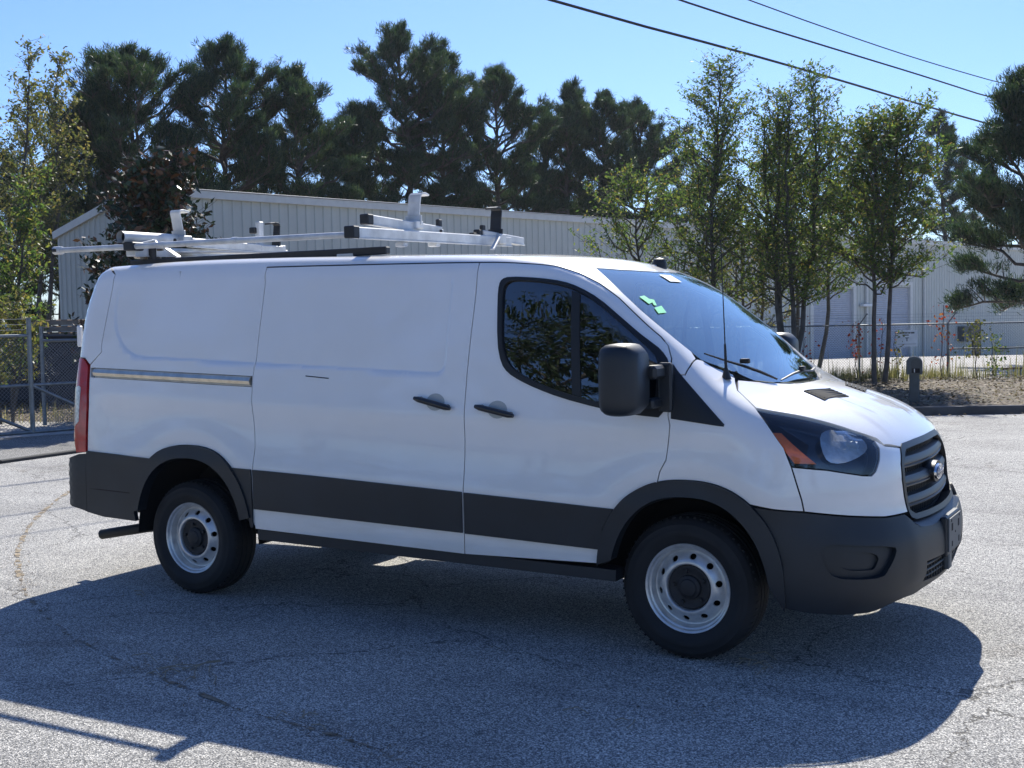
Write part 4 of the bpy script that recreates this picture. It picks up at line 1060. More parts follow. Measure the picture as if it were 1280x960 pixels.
# sandy crack line that curves over the lot, and the leaf debris lying in it
crk=[(-9.8,3.6),(-8.3,2.5),(-7.49,1.45),(-6.6,.45),(-5.56,-.51),(-4.9,-1.0),(-4.35,-1.4),(-3.4,-1.94),(-2.53,-2.26),(-1.92,-2.43),(-1.46,-2.56),(-.96,-2.62),(-.64,-2.67),(-.1,-2.9)]
cp=chaikin([(*p,.0) for p in crk],3,False)
V=[];F=[]
for i,p in enumerate(cp):
    t=cp[min(i+1,len(cp)-1)]-cp[max(i-1,0)];t/=np.linalg.norm(t);n_=np.array([-t[1],t[0],0]);w1=.004+.016*rng.random();w2=.004+.016*rng.random()
    V+=[p+n_*w1+(0,0,.004),p-n_*w2+(0,0,.004)]
    if i:F.append((2*i-2,2*i-1,2*i+1,2*i))
M_sand_shaded=simple('crack_sand_shaded',(.21,.165,.115),.95,var=.5,vscale=25)  # darker copy of the sand, for the stretch in the van's shadow
def broken(m,thr=.5,sc=18):
    t=m.node_tree;o=[n for n in t.nodes if n.type=='OUTPUT_MATERIAL'][0];p=[n for n in t.nodes if n.type=='BSDF_PRINCIPLED'][0]
    tc=N(t,'TexCoord');n=N(t,'TexNoise',i_Scale=sc,i_Detail=6,i_Roughness=.7);L(t,tc.outputs['Object'],n.inputs['Vector'])
    r=ramp(t,[(thr-.04,(0,0,0)),(thr+.04,(1,1,1))]);L(t,n.outputs[0],r.inputs[0]);L(t,r.outputs[0],p.inputs['Alpha'])
broken(M_sand_shaded,.53,7)
nc=int(len(F)*.42);npmesh('crack_line',V,np.array(F[nc:]),M_sand_shaded,kind='structure')
M_sand_sunlit=simple('crack_sand_sunlit',(.33,.265,.18),.95,var=.5,vscale=25);broken(M_sand_sunlit,.49,11)  # same crack sand, sunlight put into its lighter colour
V2=[]
for i in range(0,2*nc+2,2):
    a=np.array(V[i]);b=np.array(V[i+1]);c=(a+b)/2;V2+=[c+(a-c)*1.5,c+(b-c)*1.5]
npmesh('crack_line_sunlit',V2,np.array(F[:nc]),M_sand_sunlit,kind='structure')
def cards(name,P,size,mat,kind='stuff',flat=.8,aspect=.5,lift=0.01):
    """small leaf-like quads lying about at points P"""
    n=len(P);a=rng.random(n)*2*np.pi;t=(rng.random((n,2))-.5)*2*flat
    s=size*(.6+.8*rng.random(n))
    u=np.stack([np.cos(a),np.sin(a),t[:,0]*.6],1)*s[:,None]/2;v=np.stack([-np.sin(a),np.cos(a),t[:,1]*.6],1)*(s*aspect)[:,None]/2
    P=P+np.array([0,0,lift])
    V=np.stack([P-u,P-v,P+u,P+v],1).reshape(-1,3);F=np.arange(4*n).reshape(n,4)
    return npmesh(name,V,F,mat,kind=kind,smooth=False)
def island_mat(name,stops,rough=.6,trans=.0,spec=.3,nscale=None):
    m,t,o=nodes(name);g=N(t,'NewGeometry');r=ramp(t,stops);
    L(t,g.outputs['Random Per Island'],r.inputs[0])
    p=N(t,'BsdfPrincipled');p.inputs['Roughness'].default_value=rough;p.inputs['Specular IOR Level'].default_value=spec
    L(t,r.outputs[0],p.inputs['Base Color'])
    if trans:
        tr=N(t,'BsdfTranslucent');mu=N(t,'MixRGB',blend_type='MULTIPLY');mu.inputs[0].default_value=1;mu.inputs[2].default_value=(1.35,1.45,.78,1)
        L(t,r.outputs[0],mu.inputs[1]);L(t,mu.outputs[0],tr.inputs[0])
        mx=N(t,'MixShader');mx.inputs[0].default_value=trans;L(t,p.outputs[0],mx.inputs[1]);L(t,tr.outputs[0],mx.inputs[2]);L(t,mx.outputs[0],o.inputs[0])
    else: L(t,p.outputs[0],o.inputs[0])
    return m
M_debris=island_mat('dry_leaf_bits',[(0,(.05,.035,.02)),(.5,(.15,.10,.06)),(1,(.30,.22,.13))],.8)
pts=[]
cpa=np.array(cp)
for k in range(800):
    i=rng.integers(4,len(cpa)-1);p=cpa[i]+(cpa[i+1]-cpa[i])*rng.random();pts.append(p+np.append(rng.normal(0,.05,2)*(3 if rng.random()<.1 else 1),.006))
for c,sx,n in(((-2.25,-2.25),.16,170),((.2,-1.55),.22,110),((-.3,-1.2),.3,80),((-3.6,-.6),.5,30),((-1.2,-2.5),.4,60),((.35,-.95),.1,60)):
    pts+= [np.array([c[0]+rng.normal(0,sx),c[1]+rng.normal(0,sx*.6),.006]) for _ in range(n)]
cards('leaf_debris',np.array(pts),.016,M_debris,flat=.5,aspect=.35,lift=0)
mb=MB()
for c,n in(((-2.2,-2.28),9),((-2.0,-2.35),5),((.35,-.95),6),((-1.1,-2.55),4),((.1,-2.0),3),((-3.5,-1.2),3)):
    for k in range(n):
        a=rng.random()*math.pi;l=.05+.16*rng.random();x,y=c[0]+rng.normal(0,.12),c[1]+rng.normal(0,.07)
        mb.tube([(x,y,.008),(x+l*.5*math.cos(a),y+l*.5*math.sin(a),.014+.02*rng.random()),(x+l*math.cos(a+.2),y+l*math.sin(a+.2),.008)],.0028,4)
mb.build('twigs',simple('twig',(.30,.25,.18),.9),kind='stuff')
# leaf litter on the verge and beyond the gate
def scatter_site(poly,n,z=.08):
    P=np.array(poly);lo=P.min(0);hi=P.max(0);q=rng.random((n*2,2))*(hi-lo)+lo;q=q[inside(q,P)][:n]
    zz=np.where(q[:,1]>20,f_ter(q[:,1]),0)+z
    return np.stack([CX+RH[0]*q[:,0]+FH[0]*q[:,1],CY+RH[1]*q[:,0]+FH[1]*q[:,1],zz],1)
M_leaflit=island_mat('fallen_leaves',[(0,(.04,.03,.02)),(.4,(.12,.085,.055)),(.75,(.22,.17,.12)),(1,(.40,.33,.26))],.7,.15)
cards('fallen_leaves',np.concatenate([scatter_site([(1,19.6),(14,19.8),(16,27.8),(0,27.8)],16000,.12),scatter_site([(-16,21),(-7.5,21.3),(-5,24),(-6,30),(-17,30)],9000,.03),scatter_site([(1,18.6),(14,18.8),(14,19.2),(0,19.1)],160,.01)]),.062,M_leaflit,flat=.9,aspect=.55,lift=.02)
# weeds along the fence
def blades(name,P,h,w,mat,lean=.35,kind='stuff'):
    n=len(P);a=rng.random(n)*2*np.pi;hh=h*(.4+.9*rng.random(n));l=rng.random(n)*lean*hh
    d=np.stack([np.cos(a),np.sin(a),0*a],1);s=np.stack([-np.sin(a),np.cos(a),0*a],1)*w
    top=P+d*l[:,None]+np.stack([0*a,0*a,hh],1);mid=P+d*(l*.3)[:,None]+np.stack([0*a,0*a,hh*.55],1)
    V=np.stack([P-s,P+s,mid+s*.8,mid-s*.8,top],1).reshape(-1,3);b=np.arange(n)*5
    return npmesh(name,V,[np.stack([b,b+1,b+2,b+3],1),np.stack([b+3,b+2,b+4],1)],mat,kind=kind,smooth=False)
M_weed=island_mat('dry_weeds',[(0,(.10,.12,.04)),(.4,(.22,.20,.09)),(.8,(.38,.32,.20)),(1,(.5,.44,.3))],.7,.35)
P=np.concatenate([scatter_site([(1,27.2),(15,27.3),(15,28.4),(1,28.3)],5200,.06),scatter_site([(7.2,27.4),(8.8,27.4),(8.8,28.2),(7.2,28.2)],900,.06),scatter_site([(-9,21.0),(-7,20.6),(-6,23),(-8,24)],700,0)])
keep=rng.random(len(P))<(.45+.5*np.sin(P[:,0]*2.3)*np.sin(P[:,0]*.9+1))+.15
blades('weeds',P[keep],.30,.006,M_weed)
P=scatter_site([(1,27.0),(15,27.1),(15,28.2),(1,28.2)],420,.06)
blades('tall_weeds',P,.75,.009,M_weed,lean=.25)

# ------------------------------------------------------------------ fences
M_galv=simple('galvanised_steel',(.20,.22,.23),.45,metal=.6,var=.2,vscale=12)
M_wire=simple('chain_link_wire',(.22,.235,.25),.45,metal=.5)
def P3(a,b,z): x,y=st(a,b);return Vector((x,y,z))
def chain(name,p0,p1,z0,z1,pitch,r,parent,mat=M_wire):
    """diagonal wires between two posts; p0,p1 Vectors at ground"""
    d=p1-p0;Ln=Vector((d.x,d.y,0)).length;ex=Vector((d.x,d.y,0)).normalized();H=z1-z0
    slope=1.0;V=[];F=[]
    nrm=Vector((-ex.y,ex.x,0))
    n=int((Ln+H)/pitch)+1
    for sgn in(1,-1):
        for k in range(n):
            s0=-H+k*pitch if sgn>0 else k*pitch
            a,b=(s0,0),(s0+H,H)
            if sgn<0:a,b=(s0,0),(s0-H,H)
            # clip to 0..Ln
            def cl_(q0,q1):
                (xa,za),(xb,zb)=q0,q1
                t0,t1=0.,1.
                dx=xb-xa
                for lim,s_ in((0,1),(Ln,-1)):
                    fa=(xa-lim)*s_;fb=(xb-lim)*s_
                    if fa<0 and fb<0:return None
                    if fa<0:t0=max(t0,fa/(fa-fb))
                    if fb<0:t1=min(t1,fa/(fa-fb))
                if t1<=t0:return None
                return (xa+dx*t0,za+(zb-za)*t0),(xa+dx*t1,za+(zb-za)*t1)
            c=cl_(a,b)
            if not c:continue
            (xa,za),(xb,zb)=c
            A_=p0+ex*xa+Vector((0,0,z0+za+(d.z*xa/Ln)))+nrm*(r*sgn);B_=p0+ex*xb+Vector((0,0,z0+zb+(d.z*xb/Ln)))+nrm*(r*sgn)
            tt=(B_-A_).normalized();s1=tt.cross(nrm)*r;s2=nrm*r
            bi=len(V)
            for q in(A_,B_):V+=[q+s1,q-s1*.5+s2*.87,q-s1*.5-s2*.87]
            F+=[(bi,bi+1,bi+4,bi+3),(bi+1,bi+2,bi+5,bi+4),(bi+2,bi,bi+3,bi+5)]
    return npmesh(name,V,np.array(F),mat,parent,smooth=False,kind='stuff')
fx,fy=st(9.9,27.75)
fence=empty('chain_link_fence',(0,0,0),'long chain-link fence with barbed-wire arms beyond the verge, left of the pine','fence')
pa=[-1.0,1.5,3.7,5.8,7.89,9.9,12.1,14.3,16.5,19,22,25]
ztop=1.33
for a in pa:
    mb=MB();p=P3(a,27.75,-.02);mb.tube([p,p+Vector((0,0,ztop+.05))],.026,10)
    q=p+Vector((0,0,ztop+.03));e=Vector((RH[0],RH[1],0))*.14+Vector((-FH[0],-FH[1],0))*.12
    mb.tube([q,q+e+Vector((0,0,.24))],.014,6);mb.tube([q+e+Vector((0,0,.225)),q+e+Vector((0,0,.255))],.024,8)
    mb.build('post',M_galv,fence,smooth=True)
for z,a0,n_ in((ztop,-1,'top_rail'),(.76,9.9,'mid_rail')):
    mb=MB();mb.tube([P3(a0,27.75,z),P3(25,27.75,z)],.018,8);mb.build(n_,M_galv,fence)
chain('chain_link_mesh',P3(-1,27.75,0),P3(25,27.75,0),.02,ztop,.062,.0022,fence)
mb=MB()
for k in range(3):
    e=Vector((RH[0],RH[1],0))*0+Vector((-FH[0],-FH[1],0))*(.05+.035*k)+Vector((0,0,ztop+.09+.07*k))
    mb.tube([P3(-1,27.75,0)+e,P3(25,27.75,0)+e],.0022,4)
mb.build('barbed_wire',M_wire,fence,kind='stuff')
# sign hung on the fence
def wquad(a,b,z,w,h,t,name,mat,parent=None,n=(1,0)):
    c=P3(a,b,z);ex=Vector((RH[0],RH[1],0));ey=Vector((FH[0],FH[1],0));mb=MB();mb.box(c,(w,t,h),Matrix((ex,ey,(0,0,1))).transposed(),.002);return mb.build(name,mat,parent)
M_sign=simple('weathered_white_sign',(.80,.82,.82),.6,var=.1,vscale=8)
M_ink=simple('faded_black_print',(.05,.055,.06),.7)
sg=wquad(8.95,27.69,1.015,.475,.365,.012,'board',M_sign)
sign=empty('fence_sign',P3(8.95,27.69,1.015),'small weathered white sign with faded black print hanging on the chain-link fence','sign')
sg.parent=sign;sg.matrix_parent_inverse=Matrix.Translation(-sign.location)
def onsign(w,h,dx,dz,name='print'):
    o=wquad(8.95+dx,27.681,1.015+dz,w,h,.003,name,M_ink);o.parent=sign;o.matrix_parent_inverse=Matrix.Translation(-sign.location)
for i,wd in enumerate((.07,.03,.06,.05,.08)): onsign(wd,.03,-.17+sum((.07,.03,.06,.05,.08)[:i])+.012*i+wd/2,.125)
onsign(.14,.022,-.03,.075);onsign(.085,.016,.0,.012);onsign(.02,.07,.0,-.03);onsign(.42,.006,0,-.128)
# reddish low bar behind the fence
mb=MB();mb.bar(P3(11.45,28.6,.24),P3(11.95,28.6,.25),.05,.05);mb.build('bar',simple('brown_red_paint',(.16,.06,.05),.7))
b_=COL.objects['bar'];tag(b_,'low dull red rail among the weeds behind the chain-link fence at right','rail');b_.name='low_rail'
mb=MB();mb.tube([P3(11.62,28.6,0),P3(11.62,28.6,.23)],.015,6);mb.tube([P3(11.9,28.6,0),P3(11.9,28.6,.23)],.015,6);mb.build('leg',M_galv,b_)
# mailbox
M_mail=simple('mailbox_green_grey',(.055,.07,.075),.5,var=.25,vscale=10)
mbx=empty('mailbox',(*st(6.72,20.4),0),'dark grey-green rounded-top mailbox on a thick post beside the kerb','mailbox')
mbx.rotation_euler[2]=math.atan2(RH[1],RH[0])-R(18)
mb=MB();mb.box((0,0,.30),(.165,.165,.72),ch=.02);mb.box((0,0,.66),(.20,.20,.03),ch=.01);mb.build('post',M_mail,mbx)
mb=MB();prof=[(-.125,.60),(.125,.60),(.13,.64),(.13,.78)]+[(.13*math.cos(t),.78+.115*math.sin(t)) for t in np.linspace(.15,math.pi-.15,12)]+[(-.13,.78),(-.13,.64)]
mb.prism(prof,1,-.14,.36);mb.build('box',M_mail,mbx)
mb=MB();prof=[(-.05,.70),(.095,.70),(.10,.79)]+[(.022+.078*math.cos(t),.80+.065*math.sin(t)) for t in np.linspace(.1,math.pi-.1,8)];mb.prism(prof,1,-.150,-.139);mb.build('door',simple('mailbox_door',(.03,.04,.045),.4),mbx)
mb=MB();mb.box((.02,-.152,.665),(.13,.006,.075));mb.build('newspaper_slot',M_dark,mbx);mb=MB();mb.box((.0,-.157,.665),(.014,.004,.06));mb.build('latch',M_alu,mbx)
# gate and fence at the left
gate=empty('chain_link_gate',(*st(-7.4,18.5),0),'wide chain-link gate with diagonal braces standing on the driveway at far left','gate')
def glocal(o): o.parent=gate;o.matrix_parent_inverse=Matrix.Translation(-gate.location);return o
gdir=Vector((.28,.96,0)).normalized();g0=Vector((-13.44,5.45,0))
def gp(s,z): return g0+gdir*s+Vector((0,0,z))
for nm,pts,r_ in(('frame_post',[gp(.42,.05),gp(.42,1.80)],.036),('frame_post',[gp(-2.2,.05),gp(-2.2,1.6)],.03),('top_rail',[gp(-2.2,1.53),gp(.42,1.53)],.026),('mid_rail',[gp(-2.2,.78),gp(1.5,.78)],.024),('bottom_rail',[gp(-2.2,.07),gp(1.6,.07)],.030),('diagonal_brace',[gp(-2.2,1.3),gp(.40,.08)],.026),('diagonal_brace',[gp(.42,.78),gp(1.6,.18)],.026)):
    mb=MB();mb.tube(pts,r_,10);glocal(mb.build(nm,M_galv,smooth=True))
glocal(chain('chain_link_mesh',gp(-2.2,0),gp(.42,0),.08,1.53,.060,.0026,None))
glocal(chain('chain_link_mesh',gp(.42,0),gp(1.6,0),.08,1.40,.060,.0026,None))
mb=MB()
for k in range(3): mb.tube([gp(-2.2,1.60+.08*k),gp(.42,1.62+.08*k)],.003,4)
glocal(mb.build('barbed_wire',M_wire,kind='stuff'))
f2=empty('chain_link_fence',(*st(-7.9,20.4),0),'shaded chain-link fence panel with a barbed top just behind the van tail','fence')
def flocal(o): o.parent=f2;o.matrix_parent_inverse=Matrix.Translation(-f2.location);return o
for a in(-7.86,-5.3,-2.8):
    mb=MB();mb.tube([P3(a,20.5,0),P3(a,20.5,1.66)],.034,10);flocal(mb.build('post',M_galv,smooth=True))
mb=MB();mb.tube([P3(-7.86,20.5,1.42),P3(-2.8,20.5,1.42)],.026,8);flocal(mb.build('top_rail',M_galv))
flocal(chain('chain_link_mesh',P3(-7.86,20.5,0),P3(-2.8,20.5,0),.03,1.42,.052,.0030,None))
mb=MB()
for k in range(3): mb.tube([P3(-7.86,20.5,1.50+.07*k),P3(-2.8,20.5,1.50+.07*k)],.0032,4)
flocal(mb.build('barbed_wire',M_wire,kind='stuff'))

# ------------------------------------------------------------------ warehouse
M_wall=simple('cream_metal_siding',(.53,.54,.485),.55,var=.07,vscale=1.2)
M_wtrim=simple('cream_metal_trim',(.64,.63,.58),.5,var=.06)
M_door=simple('roller_door_metal',(.46,.48,.52),.5,metal=.1,var=.06)
M_roof=simple('metal_roofing',(.42,.42,.41),.45,metal=.3)
WA=Vector((-21.5226,15.7126,0));WD=Vector((.2388,.9711,0));WN=Vector((WD.y,-WD.x,0));WH=5.12
wh=empty('warehouse',WA,'long cream metal-sided warehouse with two roller doors and a sloping roof end','building')
def wz(t):
    p=WA+WD*t;b=(p.x-CX)*FH[0]+(p.y-CY)*FH[1];return ter(0,b)
def ribbed(wd,z0,zt0,zt1,n_r,depth=.03,rib=.05):
    """one vertical siding sheet in local (along, out, up) space with n_r raised ribs"""
    xs=[0];ys=[0]
    for k in range(n_r):
        c=wd*(k+.5)/n_r
        xs+=[c-rib*.9,c-rib*.45,c+rib*.45,c+rib*.9];ys+=[0,depth,depth,0]
    xs+=[wd-.002];ys+=[0]
    V=[];F=[]
    for i,(x,y) in enumerate(zip(xs,ys)):
        V+=[(x,y,z0),(x,y,zt0+(zt1-zt0)*x/wd)]
        if i:F.append((2*i-2,2*i,2*i+1,2*i-1))
    return V,F
RW=Matrix((WD,WN,Vector((0,0,1)))).transposed().to_4x4()     # local x along wall, y outward
PW=.914
npan=int(60/PW)
doors=[(33.23,36.88,2.62),(39.1,42.73,2.73)]
cache={}
def wpanel(x0,w_,z0,z1,ztb=None):
    key=(round(w_,3),round(z0,2),round(z1,2))
    if key not in cache:
        V,F=ribbed(w_,z0,z1,z1,max(1,round(w_/.305)));me=bpy.data.meshes.new('wall_panel');me.from_pydata(V,[],F);me.update();me.materials.append(M_wall);cache[key]=me
    o=bpy.data.objects.new('wall_panel',cache[key]);COL.objects.link(o);o.parent=wh;o.matrix_local=RW@Matrix.Translation((x0,0,0));return o
k=0.
edges=[0]
while edges[-1]<60: edges.append(edges[-1]+PW)
cuts=[]
for a,b in zip(edges[:-1],edges[1:]):
    segs=[(a,b,-1.9)]
    for d0,d1,dt in doors:
        ns=[]
        for (p,q,zb) in segs:
            if q<=d0 or p>=d1 or zb>0: ns.append((p,q,zb));continue
            if p<d0: ns.append((p,d0,zb))
            ns.append((max(p,d0),min(q,d1),dt))
            if q>d1: ns.append((d1,q,zb))
        segs=ns
    for(p,q,zb)in segs:
        if q-p>.02: wpanel(p,q-p,zb,WH-.12)
def wbox(nm,x0,x1,y0,y1,z0,z1,mat,par=None,ch=.004):
    mb=MB();mb.box(((x0+x1)/2,(y0+y1)/2,(z0+z1)/2),(x1-x0,y1-y0,z1-z0),ch=ch);o=mb.build(nm,mat,par or wh)
    if par is None:o.matrix_local=RW
    return o
wbox('eave_trim',-.06,60,-.02,.13,WH-.20,WH,M_wtrim);wbox('corner_trim',-.06,.14,-.04,.06,-.3,WH-.2,M_wtrim)
wbox('roof_edge_line',-.05,60,.0,.16,WH+.003,WH+.03,M_roof)
for d0,d1,dt in doors:
    zb=wz(d0)-.3
    n=int((dt-zb)/.095);V=[];F=[]
    for i in range(n+1):
        z=zb+(dt-zb)*i/n
        for dz,y in((0,-.10),(.3,-.075),(.7,-.075)):
            zz=z+dz*(dt-zb)/n
            if zz>dt:continue
            V+=[(d0,y,zz),(d1,y,zz)]
    F=[(2*i,2*i+1,2*i+3,2*i+2) for i in range(len(V)//2-1)]
    mb=MB();mb.add(V,F);dd=mb.build('roller_door',M_door,wh);dd.matrix_local=RW
    wbox('door_jamb',d0-.28,d0,-.1,.05,zb,dt+.1,M_wtrim);wbox('door_jamb',d1,d1+.28,-.1,.05,zb,dt+.1,M_wtrim);wbox('door_lintel',d0-.28,d1+.28,-.1,.055,dt+.1,dt+.28,M_wtrim)
wbox('wall_light',37.5,38.5,.05,.25,1.80,1.92,M_paper)
for t in (31.6,38.05,44.2): wbox('downpipe',t-.06,t+.06,.03,.14,-1.2,WH-.2,M_wtrim)
wbox('side_door',50.2,51.3,.0,.06,-1.6,.78,simple('brown_door',(.05,.035,.03),.5));wbox('vent_box',48.3,49.4,.03,.4,-.15,.65,M_mail);wbox('awning',53.8,55.0,.0,.5,-.75,-.62,M_mail)
# gable end, facing the camera, with sloping top edge
Lg=4.27;RG=Matrix((-WN,-WD,Vector((0,0,1)))).transposed().to_4x4()
ng=5
for i in range(ng):
    x0=Lg*i/ng;w_=Lg/ng;za=WH-.10-(5.12-4.23)*x0/Lg;zb_=WH-.10-(5.12-4.23)*(x0+w_)/Lg
    V,F=ribbed(w_,-.4,za,zb_,3);mb=MB();mb.add(V,F);o=mb.build('wall_panel',M_wall,wh);o.matrix_local=RG@Matrix.Translation((x0,0,0))
mb=MB();mb.bar((-.12,.03,WH-.10),(Lg+.12,.03,4.23-.10),.12,.20);o=mb.build('gable_trim',M_wtrim,wh);o.matrix_local=RG
mb=MB();mb.bar((Lg-.04,.03,-.4),(Lg-.04,.03,4.1),.10,.12);o=mb.build('corner_trim',M_wtrim,wh);o.matrix_local=RG
mb=MB()
a0=Vector((0,0,WH+.01));b0=-WN*Lg+Vector((0,0,4.24));mb.add([a0,b0,b0+WD*60,a0+WD*60],[(0,1,2,3)]);mb.add([b0,b0+WD*60,b0+WD*60+Vector((0,0,-6)),b0+Vector((0,0,-6))],[(0,1,2,3)]);mb.build('roof',M_roof,wh)

# things standing in the yard behind the gate
M_navy=simple('dark_blue_steel',(.012,.017,.030),.6,var=.4,vscale=2)
M_wood=simple('weathered_wood',(.30,.23,.17),.85,var=.35,vscale=5)
dm=empty('skip_container',(*st(-11.6,25.9),0),'dark blue steel container standing in shade behind the chain-link gate','container')
dm.rotation_euler[2]=math.atan2(RH[1],RH[0])+R(6)
mb=MB();mb.box((0,0,.78),(5.2,1.7,1.30),ch=.02);mb.build('body',M_navy,dm)
for x in np.linspace(-2.4,2.4,9):
    mb=MB();mb.box((x,-.885,.78),(.08,.06,1.28),ch=.01);mb.build('rib',M_navy,dm)
mb=MB();mb.box((0,-.89,1.42),(5.3,.09,.10),ch=.02);mb.build('top_rim',M_navy,dm)
for x in(-2.2,2.2):
    mb=MB();mb.box((x,0,.07),(.25,1.5,.14));mb.build('skid',M_navy,dm)
def pallet(i,x,y,z,rz):
    t=empty('pallet',(x,y,z),'','pallet','wooden pallets stacked behind the gate',rz)
    for k in range(5):
        mb=MB();mb.box((-.5+.25*k,0,.125),(.14,1.0,.022));mb.build('slat',M_wood,t)
    for k in range(3):
        mb=MB();mb.box((0,-.45+.45*k,.065),(1.14,.09,.095));mb.build('stringer',M_wood,t)
    return t
ord_=['lowest','second','third','fourth','fifth','topmost']
px,py=st(-10.0,27.3)
stand=empty('steel_stand',(px,py,0),'low steel stand carrying the pallet stack beside the warehouse end wall','stand',rz=.5)
mb=MB();mb.box((0,0,1.05),(1.5,1.2,.08));mb.build('shelf',M_navy,stand)
for x in(-.7,.7):
    for y in(-.5,.5):
        mb=MB();mb.box((x,y,.5),(.08,.08,1.02));mb.build('leg',M_navy,stand)
for i in range(5):
    p=pallet(i,px+rng.normal(0,.02),py+rng.normal(0,.02),1.09+i*.14,.55+rng.normal(0,.04));p['label']=ord_[i if i<4 else 5]+' weathered pallet in the stack by the warehouse end wall'
lm=empty('equipment_cover',(*st(-11.05,27.2),0),'pale crumpled equipment cover beside the pallet stack behind the gate','cover',rz=.5)
mb=MB();mb.box((0,0,1.52),(.42,.5,.45),ch=.12);mb.box((.15,0,1.75),(.45,.4,.12),Matrix.Rotation(R(-18),3,'Y'),.04);mb.build('sheet',simple('pale_canvas',(.62,.62,.60),.8,var=.2,vscale=6),lm)
mb=MB();mb.box((0,0,.65),(.5,.5,1.3));mb.build('base',M_navy,lm)

# ------------------------------------------------------------------ overhead wires
M_cable=simple('black_cable',(.012,.012,.014),.6)
def wire(P,label,r):
    P=[np.array(p,float) for p in P];a=P[0];b=P[-1];d=(b-a);
    e0=a-d*.9;e1=b+d*1.0
    pts=[(*e0,8.9)]+[(*(p),8.5) for p in P]+[(*e1,9.1)]
    # smooth sag
    q=chaikin([np.array(p) for p in pts],2,False)
    mb=MB();mb.tube([tuple(p) for p in q],r,6);o=mb.build('overhead_wire',M_cable,smooth=True);tag(o,label,'wire','overhead wires crossing the sky');return o
wire([(-10.5,17.2),(-8.3,26.6),(-6.0,39.2),(-4.5,46.0)],'lowest and thickest overhead wire, crossing from top centre to the right pine',.032)
wire([(-8.1,18.9),(-6.4,26.6),(-5.3,31.5),(-4.1,37.4)],'middle overhead wire of the three',.022)
wire([(-6.8,19.7),(-5.5,26.3),(-4.6,30.1),(-3.4,34.6)],'highest and thinnest overhead wire, shortest of the three in view',.014)

# ------------------------------------------------------------------ trees
M_bark=simple('grey_brown_bark',(.11,.09,.075),.9,var=.4,vscale=6)
M_bark2=simple('smooth_grey_bark',(.085,.078,.066),.85,var=.35,vscale=5)
M_needle=island_mat('pine_needles',[(0,(.020,.042,.030)),(.45,(.036,.068,.042)),(.8,(.060,.096,.050)),(1,(.11,.13,.065))],.45,.32)
M_leafg=island_mat('oak_leaves',[(0,(.048,.085,.036)),(.4,(.085,.14,.050)),(.76,(.15,.185,.06)),(.93,(.26,.25,.07)),(1,(.25,.17,.07))],.55,.55,.4)
M_leafd=island_mat('far_lot_leaves',[(0,(.022,.045,.028)),(.5,(.045,.080,.040)),(1,(.085,.11,.05))],.6,.2,.2)
M_leafy=island_mat('yellowing_leaves',[(0,(.06,.085,.035)),(.35,(.12,.135,.05)),(.7,(.20,.19,.07)),(1,(.28,.21,.10))],.5,.42,.35)
M_magn=island_mat('magnolia_leaves',[(0,(.012,.028,.012)),(.62,(.026,.052,.020)),(.68,(.08,.038,.018)),(1,(.14,.065,.03))],.42,.06,.4)
M_redleaf=island_mat('red_vine_leaves',[(0,(.22,.03,.02)),(.6,(.38,.06,.03)),(1,(.35,.16,.05))],.6,.4)
def tubes(segs,n=5):
    """segs: list of (pts array (m,3), radii (m))"""
    V=[];F=[];b=0
    for P,r in segs:
        P=np.asarray(P);m=len(P);T=np.gradient(P,axis=0);T/=np.maximum(np.linalg.norm(T,axis=1,keepdims=True),1e-9)
        up=np.array([0,0,1.]) if abs(T[0,2])<.9 else np.array([1.,0,0])
        A=np.cross(T,up);A/=np.maximum(np.linalg.norm(A,axis=1,keepdims=True),1e-9);B=np.cross(T,A)
        th=np.arange(n)*2*np.pi/n
        ring=P[:,None]+(A[:,None]*np.cos(th)[None,:,None]+B[:,None]*np.sin(th)[None,:,None])*np.asarray(r)[:,None,None]
        V.append(ring.reshape(-1,3))
        i=np.arange(m-1)[:,None]*n+np.arange(n)[None];j=np.arange(m-1)[:,None]*n+(np.arange(n)[None]+1)%n
        F.append(np.stack([b+i,b+j,b+j+n,b+i+n],-1).reshape(-1,4));b+=m*n
    return np.concatenate(V),np.concatenate(F)
def unit(v): return v/np.maximum(np.linalg.norm(v,axis=-1,keepdims=True),1e-9)
def tufts(C,D,L_,w_,nb,g):
    """needle tufts: centres C, growth directions D"""
    n=len(C);C=np.repeat(C,nb,0);D=np.repeat(D,nb,0)
    d=unit(D*.6+g.normal(0,.50,(n*nb,3))+np.array([0,0,.50]));l=L_*(.6+.6*g.random(n*nb))[:,None]
    s=unit(np.cross(d,g.normal(0,1,(n*nb,3))))*w_
    C=C+g.normal(0,.07,(n*nb,3))
    V=np.stack([C-s*.5,C+s*.5,C+d*l*.6+s,C+d*l],1)
    return V.reshape(-1,3),np.arange(len(V)*4).reshape(-1,4)
def place_tree(name,label,cat,group,xy,z):
    return empty(name,(xy[0],xy[1],z),label,cat,group)
